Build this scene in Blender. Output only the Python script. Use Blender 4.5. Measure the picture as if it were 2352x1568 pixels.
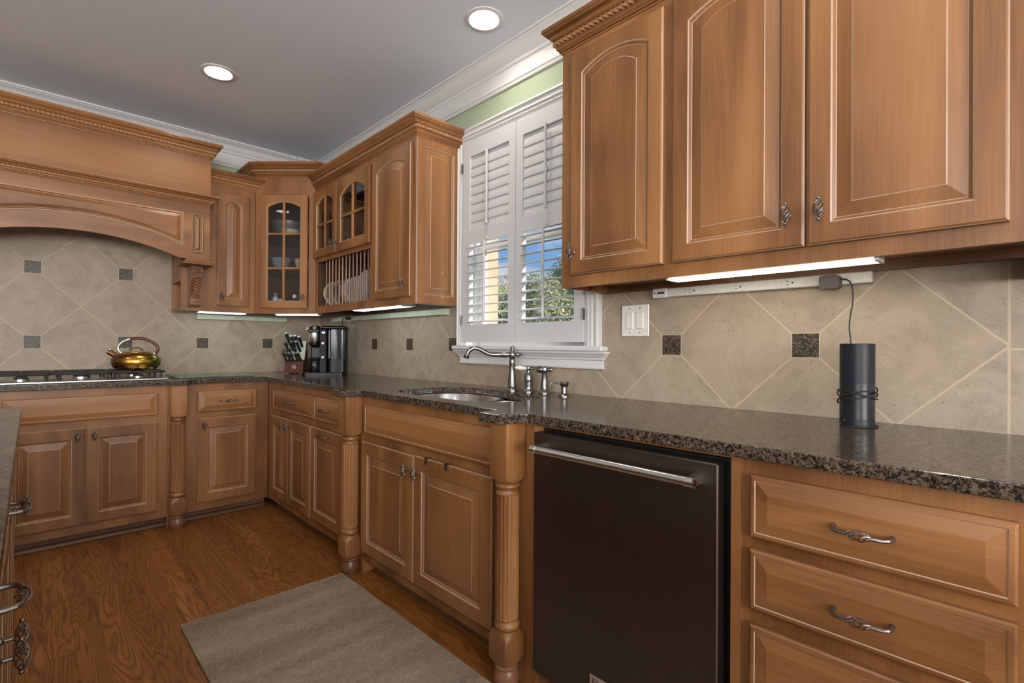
import bpy, bmesh, math, random
from mathutils import Vector, Matrix
random.seed(7)
for o in list(bpy.data.objects): bpy.data.objects.remove(o)
SC = bpy.context.scene
COL = SC.collection
PI = math.pi

# ------------------------------------------------------------------ camera
cam = bpy.data.cameras.new('camera'); cam_o = bpy.data.objects.new('camera', cam); COL.objects.link(cam_o)
cam.sensor_fit = 'HORIZONTAL'; cam.sensor_width = 36.0
cam.lens = 1147.968/2352*36
cam.shift_x = (1176-1147.726)/2352; cam.shift_y = (790.494-784)/2352
cam.clip_start = .02; cam.clip_end = 200
Rv = Vector((0.72928438, -0.68418241, 0.00622212)); Uv = Vector((-0.00693547, 0.00170134, 0.9999745)); Fv = Vector((0.68417555, 0.72930894, 0.00350436))
mw = Matrix.Identity(4)
for i in range(3):
    mw[i][0] = Rv[i]; mw[i][1] = Uv[i]; mw[i][2] = -Fv[i]
mw[0][3], mw[1][3], mw[2][3] = -1.78855, -4.13680, 1.12703
cam_o.matrix_world = mw
SC.camera = cam_o

# ------------------------------------------------------------------ view, world, sun, fill lights
SC.view_settings.view_transform = 'Standard'; SC.view_settings.look = 'None'
SC.view_settings.gamma = 1.0; SC.view_settings.exposure = 0.0; SC.view_settings.use_curve_mapping = False

world = bpy.data.worlds.new('sky'); SC.world = world; world.use_nodes = True
wt = world.node_tree; wt.nodes.clear()
wo = wt.nodes.new('ShaderNodeOutputWorld'); wb = wt.nodes.new('ShaderNodeBackground')
tc = wt.nodes.new('ShaderNodeTexCoord'); sep = wt.nodes.new('ShaderNodeSeparateXYZ')
wt.links.new(tc.outputs['Generated'], sep.inputs[0])
rg = wt.nodes.new('ShaderNodeValToRGB')
rg.color_ramp.elements[0].position = 0.0; rg.color_ramp.elements[0].color = (.30, .52, .85, 1)
rg.color_ramp.elements[1].position = .55; rg.color_ramp.elements[1].color = (.06, .22, .66, 1)
wt.links.new(sep.outputs[2], rg.inputs[0])
mp = wt.nodes.new('ShaderNodeMapping'); mp.inputs['Scale'].default_value = (3.0, 3.0, 7.0)
nz = wt.nodes.new('ShaderNodeTexNoise'); nz.inputs['Scale'].default_value = 2.2; nz.inputs['Detail'].default_value = 6
wt.links.new(tc.outputs['Generated'], mp.inputs[0]); wt.links.new(mp.outputs[0], nz.inputs['Vector'])
cr = wt.nodes.new('ShaderNodeValToRGB'); cr.color_ramp.elements[0].position = .52; cr.color_ramp.elements[1].position = .68
wt.links.new(nz.outputs[0], cr.inputs[0])
mx = wt.nodes.new('ShaderNodeMix'); mx.data_type = 'RGBA'; mx.inputs[7].default_value = (.75, .76, .85, 1)
wt.links.new(cr.outputs[0], mx.inputs[0]); wt.links.new(rg.outputs[0], mx.inputs[6]); wt.links.new(mx.outputs[2], wb.inputs[0])
wb.inputs[1].default_value = 1.0
wt.links.new(wb.outputs[0], wo.inputs[0])

def area(name, loc, rot, sx, sy, power, col=(1, 1, 1)):
    l = bpy.data.lights.new(name, 'AREA'); l.shape = 'RECTANGLE'; l.size = sx; l.size_y = sy; l.energy = power; l.color = col
    o = bpy.data.objects.new(name, l); COL.objects.link(o); o.location = loc; o.rotation_euler = rot; return o
sun = bpy.data.lights.new('sun', 'SUN'); sun.energy = 8.0; sun.angle = .01; sun.color = (1, .93, .82)
so = bpy.data.objects.new('sun', sun); COL.objects.link(so)
so.rotation_euler = Vector((-.60, .60, -.58)).to_track_quat('-Z', 'Y').to_euler()
# added area fills out of view, tilted up to brighten room and ceiling
area('fill_rear', (-2.6, -8.02, 1.5), (PI/2+.95, 0, 0), 2.4, 1.5, 340, (1, .975, .95))
area('fill_side', (-5.98, -5.8, 1.5), (PI/2+.95, 0, -PI/2), 2.4, 1.5, 200, (1, .98, .96))

# ------------------------------------------------------------------ node helpers
def newmat(name):
    m = bpy.data.materials.new(name); m.use_nodes = True
    nt = m.node_tree; nt.nodes.clear()
    out = nt.nodes.new('ShaderNodeOutputMaterial'); b = nt.nodes.new('ShaderNodeBsdfPrincipled')
    nt.links.new(b.outputs[0], out.inputs[0]); return m, nt, b
class V:
    """small wrapper for scalar math nodes"""
    def __init__(s, nt, sock): s.nt = nt; s.s = sock
    def _m(s, op, *a):
        n = s.nt.nodes.new('ShaderNodeMath'); n.operation = op
        for i, x in enumerate((s,)+a):
            if isinstance(x, V): s.nt.links.new(x.s, n.inputs[i])
            else: n.inputs[i].default_value = x
        return V(s.nt, n.outputs[0])
    def __add__(s, o): return s._m('ADD', o)
    def __sub__(s, o): return s._m('SUBTRACT', o)
    def __mul__(s, o): return s._m('MULTIPLY', o)
    def __truediv__(s, o): return s._m('DIVIDE', o)
    def lt(s, o): return s._m('LESS_THAN', o)
    def gt(s, o): return s._m('GREATER_THAN', o)
    def mx(s, o): return s._m('MAXIMUM', o)
    def mn(s, o): return s._m('MINIMUM', o)
    def abs(s): return s._m('ABSOLUTE')
    def rnd(s): return s._m('ROUND')
    def floor(s): return s._m('FLOOR')
    def sin(s): return s._m('SINE')
    def fract(s): return s._m('FRACT')
    def pw(s, o): return s._m('POWER', o)
def coords(nt, rand=False):
    t = nt.nodes.new('ShaderNodeTexCoord'); s = nt.nodes.new('ShaderNodeSeparateXYZ')
    v = t.outputs['Object']
    if rand:
        oi = nt.nodes.new('ShaderNodeObjectInfo'); c = nt.nodes.new('ShaderNodeVectorMath'); c.operation = 'MULTIPLY_ADD'
        cb = nt.nodes.new('ShaderNodeCombineXYZ')
        for i in range(3): nt.links.new(oi.outputs['Random'], cb.inputs[i])
        nt.links.new(cb.outputs[0], c.inputs[0]); c.inputs[1].default_value = (13, 29, 17); nt.links.new(v, c.inputs[2]); v = c.outputs[0]
    nt.links.new(v, s.inputs[0])
    return v, V(nt, s.outputs[0]), V(nt, s.outputs[1]), V(nt, s.outputs[2])
def vec(nt, x, y, z):
    c = nt.nodes.new('ShaderNodeCombineXYZ')
    for i, q in enumerate((x, y, z)):
        if isinstance(q, V): nt.links.new(q.s, c.inputs[i])
        else: c.inputs[i].default_value = q
    return c.outputs[0]
def noise(nt, v, scale=5, detail=4, rough=.5, dist=0):
    n = nt.nodes.new('ShaderNodeTexNoise'); nt.links.new(v, n.inputs['Vector'])
    n.inputs['Scale'].default_value = scale; n.inputs['Detail'].default_value = detail
    n.inputs['Roughness'].default_value = rough; n.inputs['Distortion'].default_value = dist
    return V(nt, n.outputs[0])
def voro(nt, v, scale=5, feat='F1', out='Distance'):
    n = nt.nodes.new('ShaderNodeTexVoronoi'); nt.links.new(v, n.inputs['Vector']); n.feature = feat
    n.inputs['Scale'].default_value = scale
    return n.outputs[out]
def ramp(nt, v, stops):
    r = nt.nodes.new('ShaderNodeValToRGB'); nt.links.new(v.s, r.inputs[0])
    e = r.color_ramp.elements
    while len(e) < len(stops): e.new(.5)
    for i, (p, c) in enumerate(stops):
        e[i].position = p; e[i].color = (*c, 1) if len(c) == 3 else c
    return r.outputs[0]
def mixc(nt, f, a, b, mode='MIX'):
    n = nt.nodes.new('ShaderNodeMix'); n.data_type = 'RGBA'; n.blend_type = mode
    for i, q in ((0, f), (6, a), (7, b)):
        if isinstance(q, V): nt.links.new(q.s, n.inputs[i])
        elif isinstance(q, (float, int)): n.inputs[i].default_value = q
        elif isinstance(q, tuple): n.inputs[i].default_value = (*q, 1) if len(q) == 3 else q
        else: nt.links.new(q, n.inputs[i])
    return n.outputs[2]
def bump(nt, b, h, strength=.3, dist=.002):
    n = nt.nodes.new('ShaderNodeBump'); n.inputs['Strength'].default_value = strength; n.inputs['Distance'].default_value = dist
    nt.links.new(h.s, n.inputs['Height']); nt.links.new(n.outputs[0], b.inputs['Normal'])
def lin(r, g, b):
    f = lambda c: c/255/12.92 if c/255 <= .04045 else ((c/255+.055)/1.055)**2.4
    return (f(r), f(g), f(b))
def flat(name, col, rough=.5, metal=0, spec=.5, emit=0, alpha=1, nscale=60, namt=.06):
    m, nt, b = newmat(name)
    v, x, y, z = coords(nt)
    n = noise(nt, v, nscale, 3)
    c0 = tuple(max(0, q*(1-namt)) for q in col); c1 = tuple(min(1, q*(1+namt)) for q in col)
    nt.links.new(ramp(nt, n, [(.3, c0), (.7, c1)]), b.inputs['Base Color'])
    b.inputs['Roughness'].default_value = rough; b.inputs['Metallic'].default_value = metal
    b.inputs['Specular IOR Level'].default_value = spec
    if emit:
        b.inputs['Emission Color'].default_value = (*col, 1); b.inputs['Emission Strength'].default_value = emit
    return m
def brushed(name, col, rough=.3, axis=2, amt=.12):
    m, nt, b = newmat(name)
    v, x, y, z = coords(nt)
    s = [400, 400, 400]; s[axis] = 4
    n = noise(nt, vec(nt, x*s[0], y*s[1], z*s[2]), 1, 2)
    c0 = tuple(q*(1-amt) for q in col); c1 = tuple(min(1, q*(1+amt)) for q in col)
    nt.links.new(ramp(nt, n, [(.3, c0), (.7, c1)]), b.inputs['Base Color'])
    b.inputs['Metallic'].default_value = 1.0; b.inputs['Roughness'].default_value = rough
    return m

# ------------------------------------------------------------------ materials
def wood(name, axis, dark, light, rough=.40, tint=0):
    m, nt, b = newmat(name)
    v, x, y, z = coords(nt, True)
    cs = [x, y, z]
    sc = [9.0, 9.0, 9.0]; sc[axis] = 1.3
    base = vec(nt, cs[0]*sc[0], cs[1]*sc[1], cs[2]*sc[2])
    blot = noise(nt, base, .55, 4, .55, .4)
    cath = (noise(nt, base, .28, 2, .4, .3)*26.0).sin()*.5+.5
    fs = [170.0, 170.0, 170.0]; fs[axis] = 5.0
    fine = noise(nt, vec(nt, cs[0]*fs[0], cs[1]*fs[1], cs[2]*fs[2]), 1, 3, .6)
    t = blot*.66+cath*.16+fine*.24
    c = ramp(nt, t, [(.37, dark), (.68, light)])
    # broad uneven colour of the stain
    u = noise(nt, vec(nt, x, y, z), 3.2, 2, .5)
    c = mixc(nt, ((u-.45)*1.6).mx(0.0).mn(.6), c, (light[0]*.90, light[1]*.79, light[2]*.74), 'MIX')
    nt.links.new(c, b.inputs['Base Color'])
    b.inputs['Roughness'].default_value = rough
    b.inputs['Coat Weight'].default_value = .12; b.inputs['Coat Roughness'].default_value = .16
    bump(nt, b, fine, .08, .001)
    return m
WD, WL = (.142, .055, .016), (.335, .151, .051)
M = {}
M['wv'] = wood('maple_vertical_grain', 2, WD, WL)
M['wh'] = wood('maple_horizontal_grain', 0, WD, WL)
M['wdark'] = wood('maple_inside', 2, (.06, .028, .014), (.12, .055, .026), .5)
M['wcorbel'] = wood('carved_maple', 2, (.10, .042, .022), (.23, .105, .052), .35)
M['glaze'] = flat('pale_glaze_line', lin(170, 146, 124), .45)
M['rope'] = flat('glazed_rope', lin(158, 116, 78), .4)
M['toe'] = wood('toe_kick_wood', 0, (.10, .042, .02), (.18, .085, .042), .5)

def granite(name, scale, rough, cols, coat=0):
    m, nt, b = newmat(name)
    v, x, y, z = coords(nt)
    w = noise(nt, v, scale*.45, 5, .7)
    cell = nt.nodes.new('ShaderNodeTexVoronoi'); cell.inputs['Scale'].default_value = scale
    d = nt.nodes.new('ShaderNodeVectorMath'); d.operation = 'MULTIPLY_ADD'
    nn = nt.nodes.new('ShaderNodeTexNoise'); nn.inputs['Scale'].default_value = scale*.8; nt.links.new(v, nn.inputs['Vector'])
    nt.links.new(nn.outputs[1], d.inputs[0]); d.inputs[1].default_value = (.012,)*3; nt.links.new(v, d.inputs[2])
    nt.links.new(d.outputs[0], cell.inputs['Vector'])
    s = nt.nodes.new('ShaderNodeSeparateColor'); nt.links.new(cell.outputs['Color'], s.inputs[0])
    t = V(nt, s.outputs[0])*.50+w*.50+noise(nt, v, 75, 3, .6)*.5-.26
    nt.links.new(ramp(nt, t, cols), b.inputs['Base Color'])
    rr = t*-.30+.30
    nt.links.new(rr.mx(.07).s, b.inputs['Roughness'])
    nt.links.new((t*1.1).mn(.8).mx(.12).s, b.inputs['Specular IOR Level'])
    bump(nt, b, t, .10, .0006)
    return m
GC = [(.28, (.008, .008, .008)), (.40, (.022, .017, .013)), (.50, (.066, .047, .032)), (.68, (.110, .080, .055)), (.86, (.18, .138, .10))]
M['granite'] = granite('speckled_brown_granite', 240, .13, GC)

def tile_mat(name, X0, ZI, P, edge=None):
    m, nt, b = newmat(name)
    v, x, y, z = coords(nt)
    X = x-X0; Z = z-ZI
    a = (X+Z)/P; c = (X-Z)/P
    da = (a-a.rnd()).abs(); db = (c-c.rnd()).abs()
    dline = da.mn(db)*(P/math.sqrt(2))
    fx = (X-(X/P).rnd()*P).abs(); fz = (Z-(Z/P).rnd()*P).abs()
    dsq = fx.mx(fz)
    inset = dsq.lt(.0375); border = dsq.lt(.0405)
    grout = dline.lt(.0026)
    tid = vec(nt, a.floor(), c.floor(), 0.0)
    if edge is not None:
        right = x.gt(edge)
        vline = (x-edge-.002).abs().lt(.003)
        hline = (z-(ZI-.008)).abs().lt(.0028)
        inv = (right*-1.0)+1.0
        grout = (grout*inv).mx(vline).mx(hline*right)
        near = x.lt(edge-.06); inset = inset*near; border = border*near
    grout = grout.mx(border)
    wn = nt.nodes.new('ShaderNodeTexWhiteNoise'); nt.links.new(tid, wn.inputs['Vector'])
    off = nt.nodes.new('ShaderNodeVectorMath'); off.operation = 'MULTIPLY_ADD'
    nt.links.new(wn.outputs['Color'], off.inputs[0]); off.inputs[1].default_value = (5, 5, 5); nt.links.new(v, off.inputs[2])
    vo = off.outputs[0]
    cloud = noise(nt, vo, 7, 6, .62, 1.2)
    speck = noise(nt, vo, 160, 4, .7)
    body = ramp(nt, cloud*.75+speck*.25, [(.28, lin(140, 125, 108)), (.5, lin(164, 148, 129)), (.76, lin(181, 165, 146))])
    vd = V(nt, wn.outputs['Value'])
    body = mixc(nt, vd*.22, body, lin(160, 143, 122))
    wv_ = noise(nt, vo, 5.5, 4, .6, 2.2)
    vein = ((wv_-.5).abs()*-28.0+1.0).mx(0.0)*noise(nt, vo, 9, 2).gt(.5)
    body = mixc(nt, vein*.20, body, lin(124, 108, 88))
    fine_ = noise(nt, vec(nt, (x+z)*130.0, (x-z)*420.0, 0.0), 1, 3, .7)
    body = mixc(nt, ((fine_-.56)*4.0).mx(0.0).mn(.5), body, lin(118, 102, 84))
    # fine dark pits, elongated
    sp_ = nt.nodes.new('ShaderNodeSeparateXYZ'); nt.links.new(vo, sp_.inputs[0])
    pit1 = noise(nt, vec(nt, V(nt, sp_.outputs[0])*85.0, 0.0, V(nt, sp_.outputs[2])*140.0), 1, 2, .5).gt(.665)
    dens = noise(nt, vo, 8, 3, .6).gt(.50)
    pit = pit1*dens
    body = mixc(nt, pit*.75, body, lin(112, 96, 78))
    body = mixc(nt, grout, body, lin(184, 168, 145))
    # granite insets
    s = nt.nodes.new('ShaderNodeTexVoronoi'); s.inputs['Scale'].default_value = 230; nt.links.new(v, s.inputs['Vector'])
    sc = nt.nodes.new('ShaderNodeSeparateColor'); nt.links.new(s.outputs['Color'], sc.inputs[0])
    gr = ramp(nt, V(nt, sc.outputs[0])*.6+noise(nt, v, 90, 4)*.4, GC)
    body = mixc(nt, inset, body, gr)
    nt.links.new(body, b.inputs['Base Color'])
    rr = (inset*-.06)+.50
    nt.links.new(rr.s, b.inputs['Roughness'])
    inv2 = (grout*-1.0)+1.0
    h = inv2.mx(inset)*1.0-pit*.7+cloud*.25
    bump(nt, b, h, .45, .003)
    return m
P_ = .45336
M['tileR'] = tile_mat('beige_stone_tile_window_wall', .69787+.5*P_, 1.1351, P_, 4.095)
M['tileB'] = tile_mat('beige_stone_tile_range_wall', -.42276, 1.1351, P_)

def floor_mat():
    m, nt, b = newmat('oak_plank_floor')
    v, x, y, z = coords(nt)
    W = .083
    px = (x+.004)/W; col = px.floor()
    wn = nt.nodes.new('ShaderNodeTexWhiteNoise'); nt.links.new(vec(nt, col, 3.0, 0.0), wn.inputs['Vector'])
    yo = y/1.1+V(nt, wn.outputs['Value'])*7.0; row = yo.floor()
    wn2 = nt.nodes.new('ShaderNodeTexWhiteNoise'); nt.links.new(vec(nt, col, row, 1.0), wn2.inputs['Vector'])
    r = V(nt, wn2.outputs['Value'])
    gv = vec(nt, x*15.0+r*40.0, y*1.35+r*91.0, r*13.0)
    n = noise(nt, gv, .60, 3, .42, .25)
    rings = (n*175.0).sin()*.5+.5
    rings = rings.pw(2.0)
    fine = noise(nt, vec(nt, x*240.0, y*9.0, r*9.0), 1, 3, .6)
    blot = noise(nt, gv, 1.6, 4, .6)
    base = ramp(nt, blot*.6+fine*.25+r*.22, [(.3, (.17, .056, .011)), (.52, (.27, .099, .020)), (.78, (.38, .153, .038))])
    c = mixc(nt, rings*.56, base, (.050, .017, .005))
    ex = (px-px.rnd()).abs()*W; ey = (yo-yo.rnd()).abs()*1.1
    seam = ex.lt(.0007).mx(ey.lt(.0007))
    c = mixc(nt, seam*.45, c, (.03, .012, .005))
    nt.links.new(c, b.inputs['Base Color'])
    b.inputs['Roughness'].default_value = .36
    bump(nt, b, (rings*-.4)-seam+1.0, .15, .001)
    return m
M['floor'] = floor_mat()

def rug_mat():
    m, nt, b = newmat('woven_taupe_rug')
    v, x, y, z = coords(nt)
    wx = ((x*1150.0).sin()*.5+.5); wy = ((y*1150.0).sin()*.5+.5)
    wv = wx*wy
    n1 = noise(nt, vec(nt, x*30.0, y*260.0, 0.0), 1, 3, .7)
    n2 = noise(nt, vec(nt, x*260.0, y*30.0, 3.0), 1, 3, .7)
    band = noise(nt, vec(nt, x*1.2, y*9.0, 0.0), 1, 2)
    t = n1*.36+n2*.30+wv*.14+band*.25
    nt.links.new(ramp(nt, t, [(.34, lin(98, 84, 72)), (.50, lin(144, 129, 113)), (.66, lin(186, 171, 153))]), b.inputs['Base Color'])
    b.inputs['Roughness'].default_value = .95; b.inputs['Specular IOR Level'].default_value = .1
    bump(nt, b, wv+n1, .5, .002)
    return m
M['rug'] = rug_mat()
M['ceil'] = flat('ceiling_paint', lin(229, 235, 246), .8, namt=.012)
M['green'] = flat('sage_green_paint', lin(166, 177, 150), .7, namt=.012)
M['white'] = flat('white_trim_paint', lin(212, 211, 210), .4, namt=.012)
M['shutter'] = flat('white_shutter_paint', lin(203, 203, 205), .38, namt=.012)
M['wallp'] = flat('plain_wall_paint', lin(205, 200, 185), .8)
M['steel'] = brushed('brushed_steel', (.62, .62, .62), .24, 2)
M['nickel'] = brushed('antique_nickel', (.235, .225, .215), .30, 2)
M['pewter'] = brushed('pewter_hardware', (.235, .215, .205), .36, 2)
M['chrome'] = flat('chrome', (.8, .8, .82), .08, 1)
M['blacksteel'] = brushed('black_stainless', (.125, .100, .085), .40, 2, .05)
M['black'] = flat('black_plastic', (.012, .012, .014), .25)
M['gloss'] = flat('black_gloss_plastic', (.006, .006, .008), .28, 0, .25)
M['khand'] = flat('charcoal_handle', (.025, .026, .028), .45)
M['cord'] = flat('black_cord', (.01, .01, .01), .5)
M['iron'] = flat('cast_iron', (.022, .021, .020), .5, 0, .5)
M['stripB'] = flat('pale_plastic_strip', lin(196, 205, 182), .45)
M['stripW'] = flat('white_metal_strip', lin(214, 214, 208), .4)
M['plateW'] = flat('white_plastic_plate', lin(232, 228, 222), .35)
M['slot'] = flat('dark_slot', (.03, .025, .02), .6)
M['gold'] = None
def emis(name, col, s):
    m, nt, b = newmat(name); b.inputs['Base Color'].default_value = (*col, 1)
    b.inputs['Emission Color'].default_value = (*col, 1); b.inputs['Emission Strength'].default_value = s; return m
M['can'] = emis('lamp_glow', (1, .93, .82), 125)
M['tube_cool'] = emis('cool_tube_glow', (.82, .97, 1), 5)
M['tube_warm'] = emis('warm_tube_glow', (1, .88, .66), 6)
M['blueled'] = emis('blue_display', (.35, .42, 1), 1.5)
def glass(name, tint=(1, 1, 1), rough=.02, refl=1.0):
    m, nt, b = newmat(name); nt.nodes.remove(b)
    out = [n for n in nt.nodes if n.type == 'OUTPUT_MATERIAL'][0]
    t = nt.nodes.new('ShaderNodeBsdfTransparent'); t.inputs[0].default_value = (*tint, 1)
    g = nt.nodes.new('ShaderNodeBsdfGlossy'); g.inputs['Roughness'].default_value = rough; g.inputs[0].default_value = (refl, refl, refl, 1)
    ge = nt.nodes.new('ShaderNodeNewGeometry'); dp = nt.nodes.new('ShaderNodeVectorMath'); dp.operation = 'DOT_PRODUCT'
    nt.links.new(ge.outputs['Incoming'], dp.inputs[0]); nt.links.new(ge.outputs['Normal'], dp.inputs[1])
    f = ((V(nt, dp.outputs['Value']).abs()*-1.0)+1.0).pw(5.0)*.96+.04
    mm = nt.nodes.new('ShaderNodeMixShader'); nt.links.new(f.s, mm.inputs[0]); nt.links.new(t.outputs[0], mm.inputs[1]); nt.links.new(g.outputs[0], mm.inputs[2])
    nt.links.new(mm.outputs[0], out.inputs[0]); return m
M['glass'] = glass('cabinet_glass', (.86, .87, .87))
M['wglass'] = glass('window_glass', (.95, .97, .96))
M['tank'] = glass('smoky_tank', (.34, .37, .42), .12, .55)
M['crystal'] = glass('drinking_glass', (.80, .82, .82), .02)
def board_glass():
    m, nt, b = newmat('frosted_green_glass'); b.inputs['Base Color'].default_value = (*lin(112, 140, 122), 1)
    b.inputs['Roughness'].default_value = .12; b.inputs['Alpha'].default_value = .55; return m
M['board'] = board_glass()
def kettle_mat():
    m, nt, b = newmat('rainbow_bronze_kettle')
    v, x, y, z = coords(nt)
    n = noise(nt, vec(nt, x*4.0, y*4.0, z*30.0), 1, 2)
    nt.links.new(ramp(nt, (x*4.2+.5)+n*.12-.06, [(.05, (.20, .085, .035)), (.35, (.55, .27, .06)), (.6, (.62, .40, .08)), (.85, (.30, .31, .07)), (1, (.22, .24, .08))]), b.inputs['Base Color'])
    b.inputs['Metallic'].default_value = 1; b.inputs['Roughness'].default_value = .27
    return m
M['kettle'] = kettle_mat()
M['khandle'] = flat('brown_kettle_handle', lin(88, 46, 28), .35)
M['block'] = wood('cherry_block_wood', 0, (.055, .013, .007), (.12, .030, .014), .5)
M['block'].node_tree.nodes['Principled BSDF'].inputs['Coat Weight'].default_value = 0
M['block'].node_tree.nodes['Principled BSDF'].inputs['Specular IOR Level'].default_value = .25
def leaf_mat():
    m, nt, b = newmat('shrub_leaves')
    oi = nt.nodes.new('ShaderNodeObjectInfo')
    v, x, y, z = coords(nt)
    n = noise(nt, v, 9, 3, .7); n2 = noise(nt, v, 1.6, 3, .6)
    nt.links.new(ramp(nt, n*.6+n2*.4, [(.34, (.04, .07, .02)), (.46, (.16, .20, .05)), (.54, (.42, .40, .18)), (.62, (.80, .58, .42))]), b.inputs['Base Color'])
    b.inputs['Roughness'].default_value = .6; return m
M['leaf'] = leaf_mat()
M['stucco'] = flat('peach_stucco', lin(205, 172, 146), .9, nscale=30)
M['lawn'] = flat('lawn', lin(120, 128, 84), 1, nscale=6, namt=.25)

# ------------------------------------------------------------------ mesh builder
class MB:
    def __init__(s): s.v = []; s.f = []; s.m = []
    def add(s, vs, fs, mi=0):
        o = len(s.v); s.v += [tuple(q) for q in vs]
        for f in fs: s.f.append([o+i for i in f]); s.m.append(mi)
        return s
    def box(s, x0, x1, y0, y1, z0, z1, mi=0):
        x0, x1 = sorted((x0, x1)); y0, y1 = sorted((y0, y1)); z0, z1 = sorted((z0, z1))
        v = [(x0, y0, z0), (x1, y0, z0), (x1, y1, z0), (x0, y1, z0), (x0, y0, z1), (x1, y0, z1), (x1, y1, z1), (x0, y1, z1)]
        return s.add(v, [(0, 3, 2, 1), (4, 5, 6, 7), (0, 1, 5, 4), (1, 2, 6, 5), (2, 3, 7, 6), (3, 0, 4, 7)], mi)
    def bbox(s, x0, x1, y0, y1, z0, z1, r=.003, mi=0):
        """box with chamfered edges"""
        x0, x1 = sorted((x0, x1)); y0, y1 = sorted((y0, y1)); z0, z1 = sorted((z0, z1))
        def ring(i, z): return [(x0+i, y0+i, z), (x1-i, y0+i, z), (x1-i, y1-i, z), (x0+i, y1-i, z)]
        def oct_(i, z):
            return [(x0+i+r, y0+i, z), (x1-i-r, y0+i, z), (x1-i, y0+i+r, z), (x1-i, y1-i-r, z), (x1-i-r, y1-i, z), (x0+i+r, y1-i, z), (x0+i, y1-i-r, z), (x0+i, y0+i+r, z)]
        return s.loops([oct_(r, z0), oct_(0, z0+r), oct_(0, z1-r), oct_(r, z1)], mi)
    def loops(s, L, mi=0, cap0=True, cap1=True, closed=True):
        n = len(L[0]); vs = [q for l in L for q in l]; fs = []; mm = []
        for k in range(len(L)-1):
            m_ = mi[k] if isinstance(mi, (list, tuple)) else mi
            for i in range(n if closed else n-1):
                j = (i+1) % n
                fs.append((k*n+i, k*n+j, (k+1)*n+j, (k+1)*n+i)); mm.append(m_)
        m0 = mi[0] if isinstance(mi, (list, tuple)) else mi; m1 = mi[-1] if isinstance(mi, (list, tuple)) else mi
        if cap0: fs.append(tuple(range(n))[::-1]); mm.append(m0)
        if cap1: fs.append(tuple((len(L)-1)*n+i for i in range(n))); mm.append(m1)
        o = len(s.v); s.v += [tuple(q) for q in vs]
        for f, q in zip(fs, mm): s.f.append([o+i for i in f]); s.m.append(q)
        return s
    def lathe(s, prof, c=(0, 0, 0), seg=32, mi=0, axis=None, fn=None, cap=True):
        L = []
        q = Vector((0, 0, 1)).rotation_difference(Vector(axis).normalized()) if axis else None
        for r, z in prof:
            ring = []
            for i in range(seg):
                t = 2*PI*i/seg; rr = max(r, 1e-5)*(fn(t, z) if fn else 1)
                p = Vector((rr*math.cos(t), rr*math.sin(t), z))
                if q: p = q @ p
                ring.append((p.x+c[0], p.y+c[1], p.z+c[2]))
            L.append(ring)
        return s.loops(L, mi, cap, cap)
    def tube(s, path, r, seg=8, mi=0, closed=False):
        path = [Vector(p) for p in path]; n = len(path); L = []
        rs = r if isinstance(r, (list, tuple)) else [r]*n
        up = Vector((0, 0, 1)); prev = None
        for i, p in enumerate(path):
            if closed: t = path[(i+1) % n]-path[i-1]
            else: t = path[min(i+1, n-1)]-path[max(i-1, 0)]
            t.normalize()
            if prev is None:
                a = t.cross(up) if abs(t.z) < .95 else t.cross(Vector((1, 0, 0)))
            else: a = prev-t*prev.dot(t)
            a.normalize(); b = t.cross(a); prev = a
            L.append([tuple(p+(a*math.cos(2*PI*k/seg)+b*math.sin(2*PI*k/seg))*rs[i]) for k in range(seg)])
        if closed:
            L.append(L[0]); return s.loops(L, mi, False, False)
        return s.loops(L, mi)
    def ball(s, c, r, seg=12, mi=0, sz=1):
        return s.lathe([(r*math.sin(PI*k/8), -r*sz*math.cos(PI*k/8)) for k in range(9)], c, seg, mi)
    def prism(s, poly, axis, a0, a1, mi=0):
        """poly: 2D points; axis 0: (Y,Z) extruded in X; 1: (X,Z) along Y; 2: (X,Y) along Z"""
        def p3(q, a):
            return {0: (a, q[0], q[1]), 1: (q[0], a, q[1]), 2: (q[0], q[1], a)}[axis]
        return s.loops([[p3(q, a0) for q in poly], [p3(q, a1) for q in poly]], mi)
    def sweep(s, path, prof, mi=0, side=1):
        """profile (out, z) swept along plan path with mitres; out is to the right of travel times side"""
        n = len(path); L = []
        for i in range(n):
            p = Vector(path[i])
            def nrm(a, b):
                d = (Vector(b)-Vector(a)).normalized(); return Vector((d.y, -d.x))*side
            if i == 0: m_ = nrm(path[0], path[1]); k = 1
            elif i == n-1: m_ = nrm(path[-2], path[-1]); k = 1
            else:
                n1 = nrm(path[i-1], path[i]); n2 = nrm(path[i], path[i+1]); m_ = (n1+n2).normalized(); k = 1/max(.2, m_.dot(n1))
            L.append([(p.x+m_.x*k*o, p.y+m_.y*k*o, z) for o, z in prof])
        return s.loops(L, mi)
    def build(s, name, mats, parent=None, base=None, xf=None, sharp=35):
        me = bpy.data.meshes.new(name)
        b = Vector(base) if base is not None else (Vector(parent['_b']) if parent is not None and '_b' in parent else Vector((0, 0, 0)))
        vs = [Vector(q) for q in s.v]
        if xf: vs = [xf @ q for q in vs]
        me.from_pydata([tuple(q-b) for q in vs], [], s.f)
        if not isinstance(mats, (list, tuple)): mats = [mats]
        for m_ in mats: me.materials.append(M[m_] if isinstance(m_, str) else m_)
        me.polygons.foreach_set('material_index', s.m)
        bm = bmesh.new(); bm.from_mesh(me); bmesh.ops.recalc_face_normals(bm, faces=bm.faces); bm.to_mesh(me); bm.free()
        me.polygons.foreach_set('use_smooth', [True]*len(me.polygons)); me.set_sharp_from_angle(angle=math.radians(sharp))
        me.update()
        o = bpy.data.objects.new(name, me); COL.objects.link(o)
        if parent is not None: o.parent = parent; o['_b'] = list(b)
        return o

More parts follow.
